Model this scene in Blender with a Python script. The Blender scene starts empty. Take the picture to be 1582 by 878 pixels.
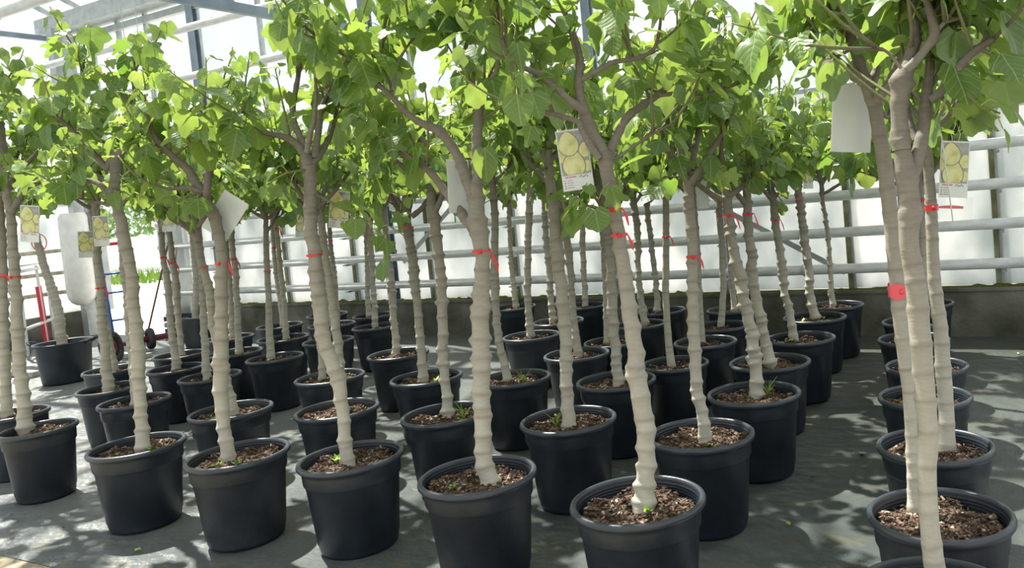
import bpy, math, random
import numpy as np
from mathutils import Vector, Matrix
R_ = math.radians
SC = bpy.context.scene
COL = SC.collection
# ---------------------------------------------------------------- camera, world, sun, exposure
def camera():
    p, ro, an = .0561, -.0903, .481
    F = Vector((0, math.cos(p), -math.sin(p))); U = Vector((0, math.sin(p), math.cos(p))); Rr = Vector((1, 0, 0))
    c, s = math.cos(ro), math.sin(ro)
    R2 = c*Rr + s*U; U2 = -s*Rr + c*U
    def w(v): return Vector((v.x*math.cos(an) - v.y*math.sin(an), v.x*math.sin(an) + v.y*math.cos(an), v.z))
    F, R2, U2 = w(F), w(R2), w(U2)
    cd = bpy.data.cameras.new('camera'); co = bpy.data.objects.new('camera', cd); COL.objects.link(co)
    m = Matrix((R2, U2, -F)).transposed().to_4x4(); m.translation = Vector((0, 0, 1.621))
    co.matrix_world = m
    cd.sensor_width = 36; cd.lens = 1255/1582*36
    cd.shift_x = (791-951)/1582; cd.shift_y = (367-439)/1582
    cd.clip_start = .05; cd.clip_end = 300
    SC.camera = co
camera()
SC.view_settings.view_transform = 'Standard'; SC.view_settings.look = 'None'
SC.view_settings.gamma = 1; SC.view_settings.use_curve_mapping = False
SC.view_settings.exposure = 0.05
W = bpy.data.worlds.new('sky'); SC.world = W; W.use_nodes = True
nt = W.node_tree; nt.nodes.clear()
out = nt.nodes.new('ShaderNodeOutputWorld'); bg = nt.nodes.new('ShaderNodeBackground')
tc = nt.nodes.new('ShaderNodeTexCoord'); ns = nt.nodes.new('ShaderNodeTexNoise'); ns.inputs['Scale'].default_value = 2.2; ns.inputs['Detail'].default_value = 5
rp = nt.nodes.new('ShaderNodeValToRGB'); rp.color_ramp.elements[0].position = .38; rp.color_ramp.elements[1].position = .6
rp.color_ramp.elements[0].color = (.88, .94, 1.0, 1); rp.color_ramp.elements[1].color = (1, 1, .99, 1)
nt.links.new(tc.outputs['Generated'], ns.inputs['Vector']); nt.links.new(ns.outputs['Fac'], rp.inputs['Fac'])
nt.links.new(rp.outputs['Color'], bg.inputs['Color']); nt.links.new(bg.outputs['Background'], out.inputs['Surface'])
bg.inputs['Strength'].default_value = 1.12
sd = bpy.data.lights.new('sun', 'SUN'); sd.energy = 14.0; sd.angle = R_(1.0); sd.color = (1, .95, .86)
so = bpy.data.objects.new('sun', sd); COL.objects.link(so)
so.rotation_euler = Vector((-.25, .10, .45)).to_track_quat('Z', 'Y').to_euler()

# ---------------------------------------------------------------- materials
def mat(name, col, rough=.6, spec=.5, metal=0, n=None, bump=None, coat=0):
    """col: rgb or (rgb_a, rgb_b) mixed by noise n=(scale, detail, lo, hi[, (sx,sy,sz)])"""
    m = bpy.data.materials.new(name); m.use_nodes = True; t = m.node_tree
    b = t.nodes['Principled BSDF']
    b.inputs['Roughness'].default_value = rough; b.inputs['Specular IOR Level'].default_value = spec; b.inputs['Metallic'].default_value = metal
    if coat: b.inputs['Coat Weight'].default_value = coat
    if isinstance(col[0], (int, float)): b.inputs['Base Color'].default_value = (*col, 1)
    else:
        co = t.nodes.new('ShaderNodeTexCoord'); mp = t.nodes.new('ShaderNodeMapping')
        t.links.new(co.outputs['Object'], mp.inputs['Vector'])
        if len(n) > 4: mp.inputs['Scale'].default_value = n[4]
        no = t.nodes.new('ShaderNodeTexNoise'); no.inputs['Scale'].default_value = n[0]; no.inputs['Detail'].default_value = n[1]
        t.links.new(mp.outputs['Vector'], no.inputs['Vector'])
        r = t.nodes.new('ShaderNodeValToRGB'); e = r.color_ramp.elements
        e[0].position = n[2]; e[1].position = n[3]; e[0].color = (*col[0], 1); e[1].color = (*col[-1], 1)
        if len(col) == 3: x = e.new((n[2]+n[3])/2); x.color = (*col[1], 1)
        t.links.new(no.outputs['Fac'], r.inputs['Fac']); t.links.new(r.outputs['Color'], b.inputs['Base Color'])
    if bump:
        co = t.nodes.new('ShaderNodeTexCoord'); mp = t.nodes.new('ShaderNodeMapping')
        t.links.new(co.outputs['Object'], mp.inputs['Vector'])
        if len(bump) > 2: mp.inputs['Scale'].default_value = bump[2]
        no = t.nodes.new('ShaderNodeTexNoise'); no.inputs['Scale'].default_value = bump[0]; no.inputs['Detail'].default_value = 4
        t.links.new(mp.outputs['Vector'], no.inputs['Vector'])
        bu = t.nodes.new('ShaderNodeBump'); bu.inputs['Strength'].default_value = bump[1]; bu.inputs['Distance'].default_value = .02
        t.links.new(no.outputs['Fac'], bu.inputs['Height']); t.links.new(bu.outputs['Normal'], b.inputs['Normal'])
    return m
def N(t, kind, **kw):
    n = t.nodes.new(kind)
    for k, v in kw.items():
        if k == 'op': n.operation = v
        else: n.inputs[int(k[1:])].default_value = v
    return n
def mathn(t, op, a, b=None):
    n = t.nodes.new('ShaderNodeMath'); n.operation = op
    for i, v in enumerate((a, b)):
        if v is None: continue
        if isinstance(v, (int, float)): n.inputs[i].default_value = v
        else: t.links.new(v, n.inputs[i])
    return n.outputs[0]
def mix(t, fac, a, b, mode='MIX'):
    n = t.nodes.new('ShaderNodeMix'); n.data_type = 'RGBA'; n.blend_type = mode
    for i, v in ((0, fac), (6, a), (7, b)):
        if isinstance(v, (int, float)): n.inputs[i].default_value = v
        elif isinstance(v, tuple): n.inputs[i].default_value = (*v, 1)
        else: t.links.new(v, n.inputs[i])
    return n.outputs[2]

def leaf_material():
    m = bpy.data.materials.new('fig_leaf'); m.use_nodes = True; t = m.node_tree; t.nodes.clear()
    o = t.nodes.new('ShaderNodeOutputMaterial')
    uv = t.nodes.new('ShaderNodeUVMap'); sx = t.nodes.new('ShaderNodeSeparateXYZ'); t.links.new(uv.outputs[0], sx.inputs[0])
    u = mathn(t, 'ABSOLUTE', sx.outputs[0]); v = sx.outputs[1]
    # midrib
    mid = mathn(t, 'LESS_THAN', u, .013)
    # side veins rising outward
    s = mathn(t, 'SUBTRACT', v, mathn(t, 'MULTIPLY', u, .75)); s = mathn(t, 'MULTIPLY', s, 7.0)
    fr = mathn(t, 'ABSOLUTE', mathn(t, 'SUBTRACT', mathn(t, 'FRACT', s), .5))
    side = mathn(t, 'LESS_THAN', fr, .055)
    # palmate main veins from the petiole
    q = mathn(t, 'ABSOLUTE', mathn(t, 'SUBTRACT', v, mathn(t, 'MULTIPLY', u, 1.15)))
    pal = mathn(t, 'LESS_THAN', q, .016)
    vein = mathn(t, 'MAXIMUM', mathn(t, 'MAXIMUM', mid, pal), mathn(t, 'MULTIPLY', side, .55))
    at = t.nodes.new('ShaderNodeAttribute'); at.attribute_name = 'tint'; sep = t.nodes.new('ShaderNodeSeparateColor'); t.links.new(at.outputs['Color'], sep.inputs[0])
    tint = sep.outputs[0]
    top = mix(t, tint, (.034, .088, .021), (.128, .228, .043))
    top = mix(t, mathn(t, 'MULTIPLY', vein, .7), top, (.36, .46, .18))
    gl = t.nodes.new('ShaderNodeNewGeometry')
    col = mix(t, mathn(t, 'MULTIPLY', gl.outputs['Backfacing'], .45), top, (.22, .31, .15))
    p = t.nodes.new('ShaderNodeBsdfPrincipled'); p.inputs['Roughness'].default_value = .36; p.inputs['Specular IOR Level'].default_value = .6
    t.links.new(col, p.inputs['Base Color'])
    no = t.nodes.new('ShaderNodeTexNoise'); no.inputs['Scale'].default_value = 60; bu = t.nodes.new('ShaderNodeBump'); bu.inputs['Strength'].default_value = .25; bu.inputs['Distance'].default_value = .004
    h = mathn(t, 'SUBTRACT', mathn(t, 'MULTIPLY', fr, 1.2), vein); t.links.new(h, bu.inputs['Height']); t.links.new(bu.outputs[0], p.inputs['Normal'])
    tr = t.nodes.new('ShaderNodeBsdfTranslucent')
    tcol = mix(t, tint, (.22, .41, .05), (.55, .68, .12))
    tcol = mix(t, mathn(t, 'MULTIPLY', vein, .5), tcol, (.20, .30, .04))
    t.links.new(tcol, tr.inputs['Color'])
    mx = t.nodes.new('ShaderNodeMixShader'); mx.inputs[0].default_value = .37
    t.links.new(p.outputs[0], mx.inputs[1]); t.links.new(tr.outputs[0], mx.inputs[2]); t.links.new(mx.outputs[0], o.inputs['Surface'])
    return m
def bark_material():
    m = bpy.data.materials.new('fig_bark'); m.use_nodes = True; t = m.node_tree; b = t.nodes['Principled BSDF']
    at = t.nodes.new('ShaderNodeAttribute'); at.attribute_name = 'tint'; sep = t.nodes.new('ShaderNodeSeparateColor'); t.links.new(at.outputs['Color'], sep.inputs[0])
    node, young = sep.outputs[0], sep.outputs[1]
    co = t.nodes.new('ShaderNodeTexCoord'); mp = t.nodes.new('ShaderNodeMapping'); mp.inputs['Scale'].default_value = (10, 10, 34); t.links.new(co.outputs['Object'], mp.inputs[0])
    no = t.nodes.new('ShaderNodeTexNoise'); no.inputs['Scale'].default_value = 3; no.inputs['Detail'].default_value = 6; t.links.new(mp.outputs[0], no.inputs['Vector'])
    n2 = t.nodes.new('ShaderNodeTexNoise'); n2.inputs['Scale'].default_value = 9; n2.inputs['Detail'].default_value = 3; t.links.new(co.outputs['Object'], n2.inputs['Vector'])
    base = mix(t, no.outputs[0], (.44, .42, .345), (.63, .61, .52))
    base = mix(t, mathn(t, 'MULTIPLY', n2.outputs[0], .5), base, (.50, .49, .43))
    base = mix(t, mathn(t, 'MULTIPLY', node, .55), base, (.20, .165, .12))
    mid = mix(t, no.outputs[0], (.070, .058, .046), (.165, .140, .115))
    base = mix(t, mathn(t, 'MINIMUM', mathn(t, 'MULTIPLY', young, 2.0), 1.0), base, mid)
    yy = mathn(t, 'MAXIMUM', mathn(t, 'SUBTRACT', mathn(t, 'MULTIPLY', young, 2.0), 1.0), 0.0)
    base = mix(t, yy, base, (.17, .21, .06))
    t.links.new(base, b.inputs['Base Color']); b.inputs['Roughness'].default_value = .75; b.inputs['Specular IOR Level'].default_value = .3
    bu = t.nodes.new('ShaderNodeBump'); bu.inputs['Strength'].default_value = .28; bu.inputs['Distance'].default_value = .005
    t.links.new(no.outputs[0], bu.inputs['Height']); t.links.new(bu.outputs[0], b.inputs['Normal'])
    return m
def soil_material():
    m = bpy.data.materials.new('bark_mulch_soil'); m.use_nodes = True; t = m.node_tree; b = t.nodes['Principled BSDF']
    at = t.nodes.new('ShaderNodeAttribute'); at.attribute_name = 'tint'; sep = t.nodes.new('ShaderNodeSeparateColor'); t.links.new(at.outputs['Color'], sep.inputs[0])
    c = mix(t, sep.outputs[0], (.045, .028, .018), (.26, .175, .125))
    c = mix(t, sep.outputs[1], c, (.55, .48, .40))
    t.links.new(c, b.inputs['Base Color']); b.inputs['Roughness'].default_value = .85; b.inputs['Specular IOR Level'].default_value = .25
    no = t.nodes.new('ShaderNodeTexNoise'); no.inputs['Scale'].default_value = 120; no.inputs['Detail'].default_value = 5; bu = t.nodes.new('ShaderNodeBump'); bu.inputs['Strength'].default_value = .8; bu.inputs['Distance'].default_value = .006
    t.links.new(no.outputs[0], bu.inputs['Height']); t.links.new(bu.outputs[0], b.inputs['Normal'])
    return m
def glass(name, tint, trans, transl, rough=.3, dirt=0):
    """pane: part clear, part milky (scatters daylight), part reflecting"""
    m = bpy.data.materials.new(name); m.use_nodes = True; t = m.node_tree; t.nodes.clear(); o = t.nodes.new('ShaderNodeOutputMaterial')
    a = t.nodes.new('ShaderNodeBsdfTransparent'); a.inputs[0].default_value = (*tint, 1)
    b = t.nodes.new('ShaderNodeBsdfTranslucent'); d = t.nodes.new('ShaderNodeBsdfDiffuse'); g = t.nodes.new('ShaderNodeBsdfGlossy'); g.inputs['Roughness'].default_value = rough
    co = t.nodes.new('ShaderNodeTexCoord'); mp = t.nodes.new('ShaderNodeMapping'); mp.inputs['Scale'].default_value = (1, 1, .6); t.links.new(co.outputs['Object'], mp.inputs[0])
    no = t.nodes.new('ShaderNodeTexNoise'); no.inputs['Scale'].default_value = 1.7; no.inputs['Detail'].default_value = 8; t.links.new(mp.outputs[0], no.inputs['Vector'])
    r = t.nodes.new('ShaderNodeValToRGB'); r.color_ramp.elements[0].position = .35; r.color_ramp.elements[1].position = .62
    r.color_ramp.elements[0].color = (.42, .46, .47, 1); r.color_ramp.elements[1].color = (.76, .77, .77, 1)
    t.links.new(no.outputs[0], r.inputs[0]); t.links.new(r.outputs[0], b.inputs[0]); d.inputs[0].default_value = (.7, .74, .7, 1)
    m1 = t.nodes.new('ShaderNodeMixShader'); m1.inputs[0].default_value = transl; t.links.new(d.outputs[0], m1.inputs[1]); t.links.new(b.outputs[0], m1.inputs[2])
    m2 = t.nodes.new('ShaderNodeMixShader'); m2.inputs[0].default_value = trans; t.links.new(m1.outputs[0], m2.inputs[1]); t.links.new(a.outputs[0], m2.inputs[2])
    m3 = t.nodes.new('ShaderNodeMixShader'); m3.inputs[0].default_value = .04; t.links.new(m2.outputs[0], m3.inputs[1]); t.links.new(g.outputs[0], m3.inputs[2])
    t.links.new(m3.outputs[0], o.inputs[0]); return m
def fabric_floor():
    m = bpy.data.materials.new('woven_ground_fabric'); m.use_nodes = True; t = m.node_tree; b = t.nodes['Principled BSDF']
    co = t.nodes.new('ShaderNodeTexCoord'); sx = t.nodes.new('ShaderNodeSeparateXYZ'); t.links.new(co.outputs['Object'], sx.inputs[0])
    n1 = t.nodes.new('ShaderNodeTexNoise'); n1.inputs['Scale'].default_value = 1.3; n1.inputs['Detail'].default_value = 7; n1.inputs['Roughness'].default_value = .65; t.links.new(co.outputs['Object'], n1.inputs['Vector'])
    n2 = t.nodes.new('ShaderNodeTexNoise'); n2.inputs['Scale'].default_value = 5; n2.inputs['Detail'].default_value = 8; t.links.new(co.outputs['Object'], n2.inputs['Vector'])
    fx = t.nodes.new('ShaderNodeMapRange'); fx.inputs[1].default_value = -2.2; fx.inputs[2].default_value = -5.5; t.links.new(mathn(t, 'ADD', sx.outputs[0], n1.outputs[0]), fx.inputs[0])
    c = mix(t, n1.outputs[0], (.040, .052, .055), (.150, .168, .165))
    c = mix(t, mathn(t, 'MULTIPLY', fx.outputs[0], .75), c, mix(t, n2.outputs[0], (.12, .135, .145), (.30, .32, .335)))      # paler towards the left, broken up by noise
    r = t.nodes.new('ShaderNodeValToRGB'); r.color_ramp.elements[0].position = .56; r.color_ramp.elements[1].position = .70; t.links.new(n2.outputs[0], r.inputs[0])
    c = mix(t, mathn(t, 'MULTIPLY', r.outputs[0], .55), c, (.155, .14, .085))          # earth on the fabric
    # algae film towards the wall and the right aisle
    fy = t.nodes.new('ShaderNodeMapRange'); fy.inputs[1].default_value = 2.5; fy.inputs[2].default_value = 7.5; t.links.new(sx.outputs[1], fy.inputs[0])
    c = mix(t, mathn(t, 'MULTIPLY', fy.outputs[0], mathn(t, 'MULTIPLY', n2.outputs[0], .7)), c, (.06, .065, .03))
    wv = t.nodes.new('ShaderNodeTexWave'); wv.inputs['Scale'].default_value = 1.28; wv.inputs['Distortion'].default_value = .15; wv.bands_direction = 'Y'
    t.links.new(co.outputs['Object'], wv.inputs[0])
    ln = mathn(t, 'LESS_THAN', mathn(t, 'FRACT', mathn(t, 'ADD', mathn(t, 'MULTIPLY', sx.outputs[1], .97), mathn(t, 'MULTIPLY', n1.outputs[0], .06))), .010)
    c = mix(t, mathn(t, 'MULTIPLY', ln, .5), c, (.16, .12, .08))
    t.links.new(c, b.inputs['Base Color']); b.inputs['Roughness'].default_value = .36; b.inputs['Specular IOR Level'].default_value = .9
    w2 = t.nodes.new('ShaderNodeTexWave'); w2.inputs['Scale'].default_value = 60; w2.bands_direction = 'X'; t.links.new(co.outputs['Object'], w2.inputs[0])
    n3 = t.nodes.new('ShaderNodeTexNoise'); n3.inputs['Scale'].default_value = 7; n3.inputs['Detail'].default_value = 4; t.links.new(co.outputs['Object'], n3.inputs['Vector'])
    hh = mathn(t, 'ADD', mathn(t, 'MULTIPLY', w2.outputs['Fac'], .05), n3.outputs[0])
    bu = t.nodes.new('ShaderNodeBump'); bu.inputs['Strength'].default_value = .8; bu.inputs['Distance'].default_value = .05; t.links.new(hh, bu.inputs['Height']); t.links.new(bu.outputs[0], b.inputs['Normal'])
    return m
M = {}
M['leaf'] = leaf_material(); M['bark'] = bark_material(); M['soil'] = soil_material()
M['petiole'] = mat('petiole', (.42, .50, .12), .5)
M['pot'] = mat('black_pot_plastic', ((.008, .012, .019), (.014, .021, .032), (.028, .037, .052)), .42, .5, n=(5, 6, .3, .75), bump=(40, .08))
M['pot_dusty'] = mat('dusty_pot_plastic', ((.010, .014, .021), (.021, .028, .038), (.062, .064, .064)), .5, .5, n=(4, 8, .35, .78), bump=(40, .1))
M['rim'] = mat('pot_rim_plastic', (.030, .038, .050), .33, .6)
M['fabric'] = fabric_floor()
M['sand'] = mat('sandy_concrete', ((.27, .23, .16), (.38, .34, .25)), .9, .2, n=(14, 8, .3, .7), bump=(60, .5))
M['concrete'] = mat('algae_concrete', ((.05, .055, .035), (.14, .14, .115), (.24, .24, .215)), .9, .2, n=(2.2, 9, .25, .75), bump=(25, .4))
M['concrete_pale'] = mat('pale_concrete', ((.26, .26, .24), (.42, .42, .40)), .85, .2, n=(4, 8, .3, .7), bump=(25, .3))
M['moss'] = mat('moss', ((.035, .05, .012), (.13, .16, .03), (.07, .06, .03)), .95, .1, n=(30, 5, .3, .7), bump=(120, .8))
M['pipe'] = mat('white_pipe_paint', ((.50, .53, .51), (.68, .70, .69)), .38, .5, n=(6, 5, .3, .6, (1, 1, 4)))
M['steel_blue'] = mat('blue_grey_steel', ((.14, .19, .24), (.22, .28, .33)), .45, .5, n=(5, 5, .3, .7))
M['steel_grey'] = mat('galvanised_steel', ((.30, .33, .33), (.44, .47, .47)), .45, .5, .2, n=(8, 5, .3, .7))
M['bar'] = mat('algae_glazing_bar', ((.10, .11, .04), (.22, .22, .12), (.42, .43, .38)), .7, .3, n=(9, 6, .3, .8, (1, 1, .5)))
M['frost'] = glass('milky_wall_glass', (.95, .97, .95), .05, .80)
M['clear'] = glass('clear_glass', (.96, .98, .98), .93, .5, .05)
M['roofglass'] = glass('roof_glass', (.97, .99, .98), .90, .8, .05)
M['white'] = mat('white_card', (.80, .80, .79), .45)
M['cardback'] = mat('card_back', (.72, .73, .74), .5)
M['photo_grey'] = mat('photo_print_grey', ((.20, .20, .22), (.42, .40, .40)), .35, n=(30, 3, .3, .7))
M['photo_fig'] = mat('photo_print_fig', ((.46, .42, .08), (.74, .70, .22), (.80, .78, .45)), .35, n=(22, 4, .3, .75))
M['photo_edge'] = mat('photo_print_outline', (.20, .19, .08), .4)
M['red_ink'] = mat('red_print', (.55, .03, .10), .5); M['black_ink'] = mat('black_print', (.08, .08, .09), .5)
M['green_ink'] = mat('green_print', (.10, .35, .12), .5)
M['red_tape'] = mat('red_tape', (.72, .03, .04), .35, .5)
M['pink_tape'] = mat('translucent_red_film', (.80, .10, .14), .3, .5)
M['white_plastic'] = mat('white_plastic', (.78, .80, .80), .35)
M['blue_paint'] = mat('blue_paint', (.02, .09, .42), .35); M['red_paint'] = mat('red_paint', (.60, .03, .06), .4)
M['dark_red'] = mat('dark_red_paint', (.16, .02, .035), .45)
M['rubber'] = mat('black_rubber', (.035, .035, .037), .65, .4)
M['white_metal'] = mat('white_painted_metal', ((.62, .63, .60), (.74, .75, .72)), .45, n=(8, 4, .3, .7))
M['wood'] = mat('worn_wood', ((.28, .18, .12), (.42, .30, .20)), .7, n=(6, 5, .3, .7, (1, 1, .2)))
M['dark_wood'] = mat('dark_wood', (.12, .05, .045), .6)
M['rust'] = mat('rusty_rail', ((.34, .27, .16), (.62, .58, .48)), .7, n=(6, 7, .35, .6))
M['gravel'] = mat('pale_gravel', ((.50, .48, .44), (.72, .70, .66)), .95, .1, n=(8, 9, .3, .7))
M['grass'] = mat('grass', ((.10, .20, .03), (.25, .40, .08)), .8, .2, n=(4, 5, .3, .7))
M['hedge'] = mat('hazy_foliage', ((.12, .22, .08), (.30, .42, .18)), .9, .2, n=(6, 6, .3, .7))
M['house'] = mat('pale_render', (.72, .73, .72), .8)
M['weed'] = mat('weed_leaf', (.30, .50, .05), .5)
def film_material():
    m = bpy.data.materials.new('clear_plastic_film'); m.use_nodes = True; t = m.node_tree; t.nodes.clear(); o = t.nodes.new('ShaderNodeOutputMaterial')
    a = t.nodes.new('ShaderNodeBsdfTransparent'); a.inputs[0].default_value = (.97, .98, .97, 1); g = t.nodes.new('ShaderNodeBsdfGlossy'); g.inputs['Roughness'].default_value = .12
    d = t.nodes.new('ShaderNodeBsdfDiffuse'); d.inputs[0].default_value = (.85, .88, .84, 1)
    m1 = t.nodes.new('ShaderNodeMixShader'); m1.inputs[0].default_value = .5; t.links.new(g.outputs[0], m1.inputs[1]); t.links.new(d.outputs[0], m1.inputs[2])
    m2 = t.nodes.new('ShaderNodeMixShader'); m2.inputs[0].default_value = .93; t.links.new(m1.outputs[0], m2.inputs[1]); t.links.new(a.outputs[0], m2.inputs[2]); t.links.new(m2.outputs[0], o.inputs[0]); return m
M['film'] = film_material()

# ---------------------------------------------------------------- mesh helpers
class MB:
    """collects quads/tris with an optional per-vertex tint and a material slot per face"""
    def __init__(s): s.v = []; s.f = []; s.m = []; s.t = []; s.n = 0; s.uv = []
    def add(s, v, f, mi=0, tint=None, uv=None):
        v = np.asarray(v, float).reshape(-1, 3); k = len(v)
        s.v.append(v); s.f += [tuple(i + s.n for i in q) for q in f]; s.m += [mi]*len(f)
        if tint is None: tint = np.zeros((k, 2))
        s.t.append(np.broadcast_to(np.asarray(tint, float), (k, 2)))
        s.uv.append(np.zeros((k, 2)) if uv is None else uv); s.n += k
        return s
    def box(s, c, d, rot=None, mi=0, tint=None):
        c = np.array(c, float); h = np.array(d, float)/2
        v = np.array([[x, y, z] for x in (-1, 1) for y in (-1, 1) for z in (-1, 1)])*h
        if rot is not None: v = v @ np.array(rot).T
        return s.add(v + c, [(0, 1, 3, 2), (4, 6, 7, 5), (0, 4, 5, 1), (2, 3, 7, 6), (0, 2, 6, 4), (1, 5, 7, 3)], mi, tint)
    def beam(s, a, b, w, h, mi=0):
        """rectangular bar from a to b; w across, h upwards"""
        a = Vector(a); b = Vector(b); d = b - a; L = d.length; x = d/L
        up = Vector((0, 0, 1)) if abs(x.z) < .95 else Vector((0, 1, 0))
        y = up.cross(x).normalized(); z = x.cross(y)
        return s.box((a + b)/2, (L, w, h), np.array([x, y, z]).T, mi)
    def tube(s, P, r, seg=8, mi=0, tint=None, cap=True, closed=False):
        P = np.asarray(P, float); n = len(P); r = np.broadcast_to(np.asarray(r, float), (n,))
        T = np.gradient(P, axis=0) if not closed else (np.roll(P, -1, 0) - np.roll(P, 1, 0))
        T /= np.linalg.norm(T, axis=1)[:, None] + 1e-12
        ref = np.array([0, 0, 1.]) if abs(T[0][2]) < .9 else np.array([1., 0, 0])
        X = np.cross(T[0], ref); X /= np.linalg.norm(X); a = np.arange(seg)*2*math.pi/seg; ca, sa = np.cos(a)[:, None], np.sin(a)[:, None]
        vs = []
        for i in range(n):
            X = X - T[i]*(X @ T[i]); X /= np.linalg.norm(X) + 1e-12; Y = np.cross(T[i], X)
            vs.append(P[i] + r[i]*(ca*X + sa*Y))
        f = [(i*seg + j, i*seg + (j+1) % seg, (i+1)*seg + (j+1) % seg, (i+1)*seg + j) for i in range(n-1) for j in range(seg)]
        if closed: f += [((n-1)*seg + j, (n-1)*seg + (j+1) % seg, (j+1) % seg, j) for j in range(seg)]
        elif cap: f += [tuple(range(seg-1, -1, -1)), tuple((n-1)*seg + j for j in range(seg))]
        v = np.concatenate(vs)
        if tint is not None: tint = np.repeat(np.asarray(tint, float), seg, axis=0) if np.ndim(tint) == 2 else tint
        return s.add(v, f, mi, tint)
    def lathe(s, prof, seg=48, c=(0, 0, 0), mi=0, wob=None):
        a = np.arange(seg)*2*math.pi/seg; vs = []
        for i, (r, z) in enumerate(prof):
            w = 1 if wob is None else wob(a, z)
            vs.append(np.stack([r*w*np.cos(a), r*w*np.sin(a), np.full(seg, z)], 1))
        f = [(i*seg + j, i*seg + (j+1) % seg, (i+1)*seg + (j+1) % seg, (i+1)*seg + j) for i in range(len(prof)-1) for j in range(seg)]
        return s.add(np.concatenate(vs) + np.array(c), f, mi)
    def mesh(s, name, mats, smooth=True, uv=False):
        me = bpy.data.meshes.new(name); v = np.concatenate(s.v)
        me.vertices.add(len(v)); me.vertices.foreach_set('co', v.ravel())
        cnt = np.array([len(q) for q in s.f]); idx = np.fromiter((i for q in s.f for i in q), int)
        me.loops.add(len(idx)); me.loops.foreach_set('vertex_index', idx)
        me.polygons.add(len(cnt)); me.polygons.foreach_set('loop_start', np.concatenate([[0], np.cumsum(cnt)[:-1]])); me.polygons.foreach_set('loop_total', cnt)
        me.polygons.foreach_set('material_index', np.array(s.m)); me.polygons.foreach_set('use_smooth', np.full(len(cnt), smooth))
        t = np.concatenate(s.t)
        if t.any():
            ca = me.color_attributes.new('tint', 'FLOAT_COLOR', 'POINT'); c = np.ones((len(v), 4)); c[:, :2] = t; c[:, 2] = 0; ca.data.foreach_set('color', c.ravel())
        if uv:
            u = me.uv_layers.new(name='UVMap'); u.data.foreach_set('uv', np.concatenate(s.uv)[idx].ravel())
        for m in (mats if isinstance(mats, (list, tuple)) else [mats]): me.materials.append(m)
        me.update(); me.validate(); return me
def obj(name, mesh, parent=None, loc=(0, 0, 0), rotz=0):
    o = bpy.data.objects.new(name, mesh); COL.objects.link(o); o.location = loc; o.rotation_euler = (0, 0, rotz)
    if parent: o.parent = parent
    return o
def part(name, mb, mats, parent=None, smooth=True, label=None, uv=False, loc=(0, 0, 0)):
    o = obj(name, mb.mesh(name, mats, smooth, uv), parent, loc)
    if label: o['label'] = label
    return o
def tag(o, label, cat, group=None):
    o['label'] = label; o['category'] = cat
    if group: o['group'] = group
    return o
def thing(name, label, cat, loc=(0, 0, 0), rotz=0, group=None):
    return tag(obj(name, None, None, loc, rotz), label, cat, group)
def struct(name, mb, mats, smooth=False):
    o = part(name, mb, mats, None, smooth); o['kind'] = 'structure'; return o

# ---------------------------------------------------------------- the setting: floor, walls, roof
WY = 8.05; XL = -14.3; XD = -12.2
BAYS = [-12.2, -10.98, -9.66, -8.33, -7.0, -5.67, -4.34, -3.01, -1.68, -.35, .98, 2.31, 3.64]
XR = 3.64; GUT = 5.18
f = MB(); n = 60
xs = np.linspace(XL, XR, 120); ys = np.linspace(2.17, WY, 40); g = np.array([[x, y, .006*math.sin(3.1*x + 1.7*y)*math.sin(2.3*y - x*.7) - .006] for y in ys for x in xs])
f.add(g, [(j*120+i, j*120+i+1, (j+1)*120+i+1, (j+1)*120+i) for j in range(39) for i in range(119)])
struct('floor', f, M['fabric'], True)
f = MB(); f.box(((XL+XR)/2, -1.44, -.045), (XR-XL, 7.26, .08)); struct('floor_walkway', f, M['sand'])
f = MB(); f.box(((XL+XR)/2, (2.15+WY)/2, -.06), (XR-XL, WY-2.15, .05)); struct('floor_base', f, M['concrete'])
# plinth wall + moss
def plinth(name, x0, x1, y0, y1, h=.43):
    b = MB(); b.box(((x0+x1)/2, (y0+y1)/2, h/2-.08), (x1-x0, y1-y0, h+.16)); return b
b = plinth('', XD, XR, WY, WY+.28); b.box(((XD+XR)/2, WY+.13, .435), (XR-XD, .30, .03)); struct('wall_back', b, M['concrete'])
b = plinth('', XL-.28, XL, -5, WY+.28, .44); struct('wall_left', b, M['concrete'])
b = plinth('', XR, XR+.25, -5, WY+.28); struct('wall_right', b, M['concrete_pale'])
b = plinth('', XL, XR, -5.25, -5); struct('wall_front', b, M['concrete_pale'])
rng = np.random.default_rng(5)
b = MB()
nx = 420
mx_ = np.linspace(XD+.1, XR, nx); hh = np.abs(np.convolve(rng.normal(0, 1, nx), np.ones(4)/4, 'same'))*.028*(.4+.9*np.abs(np.sin(mx_*1.3)))+.002
rows = [(-.002, 0), (.03, .6), (.07, 1), (.10, 0)]
v = [[x, WY+.005+dy, .45+h*k] for dy, k in rows for x, h in zip(mx_, hh)]
b.add(v, [(j*nx+i, j*nx+i+1, (j+1)*nx+i+1, (j+1)*nx+i) for j in range(3) for i in range(nx-1)])
mo = part('ledge_moss', b, M['moss']); mo['kind'] = 'stuff'; tag(mo, 'clumps of green moss along the concrete ledge below the glass wall', 'moss')
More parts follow.
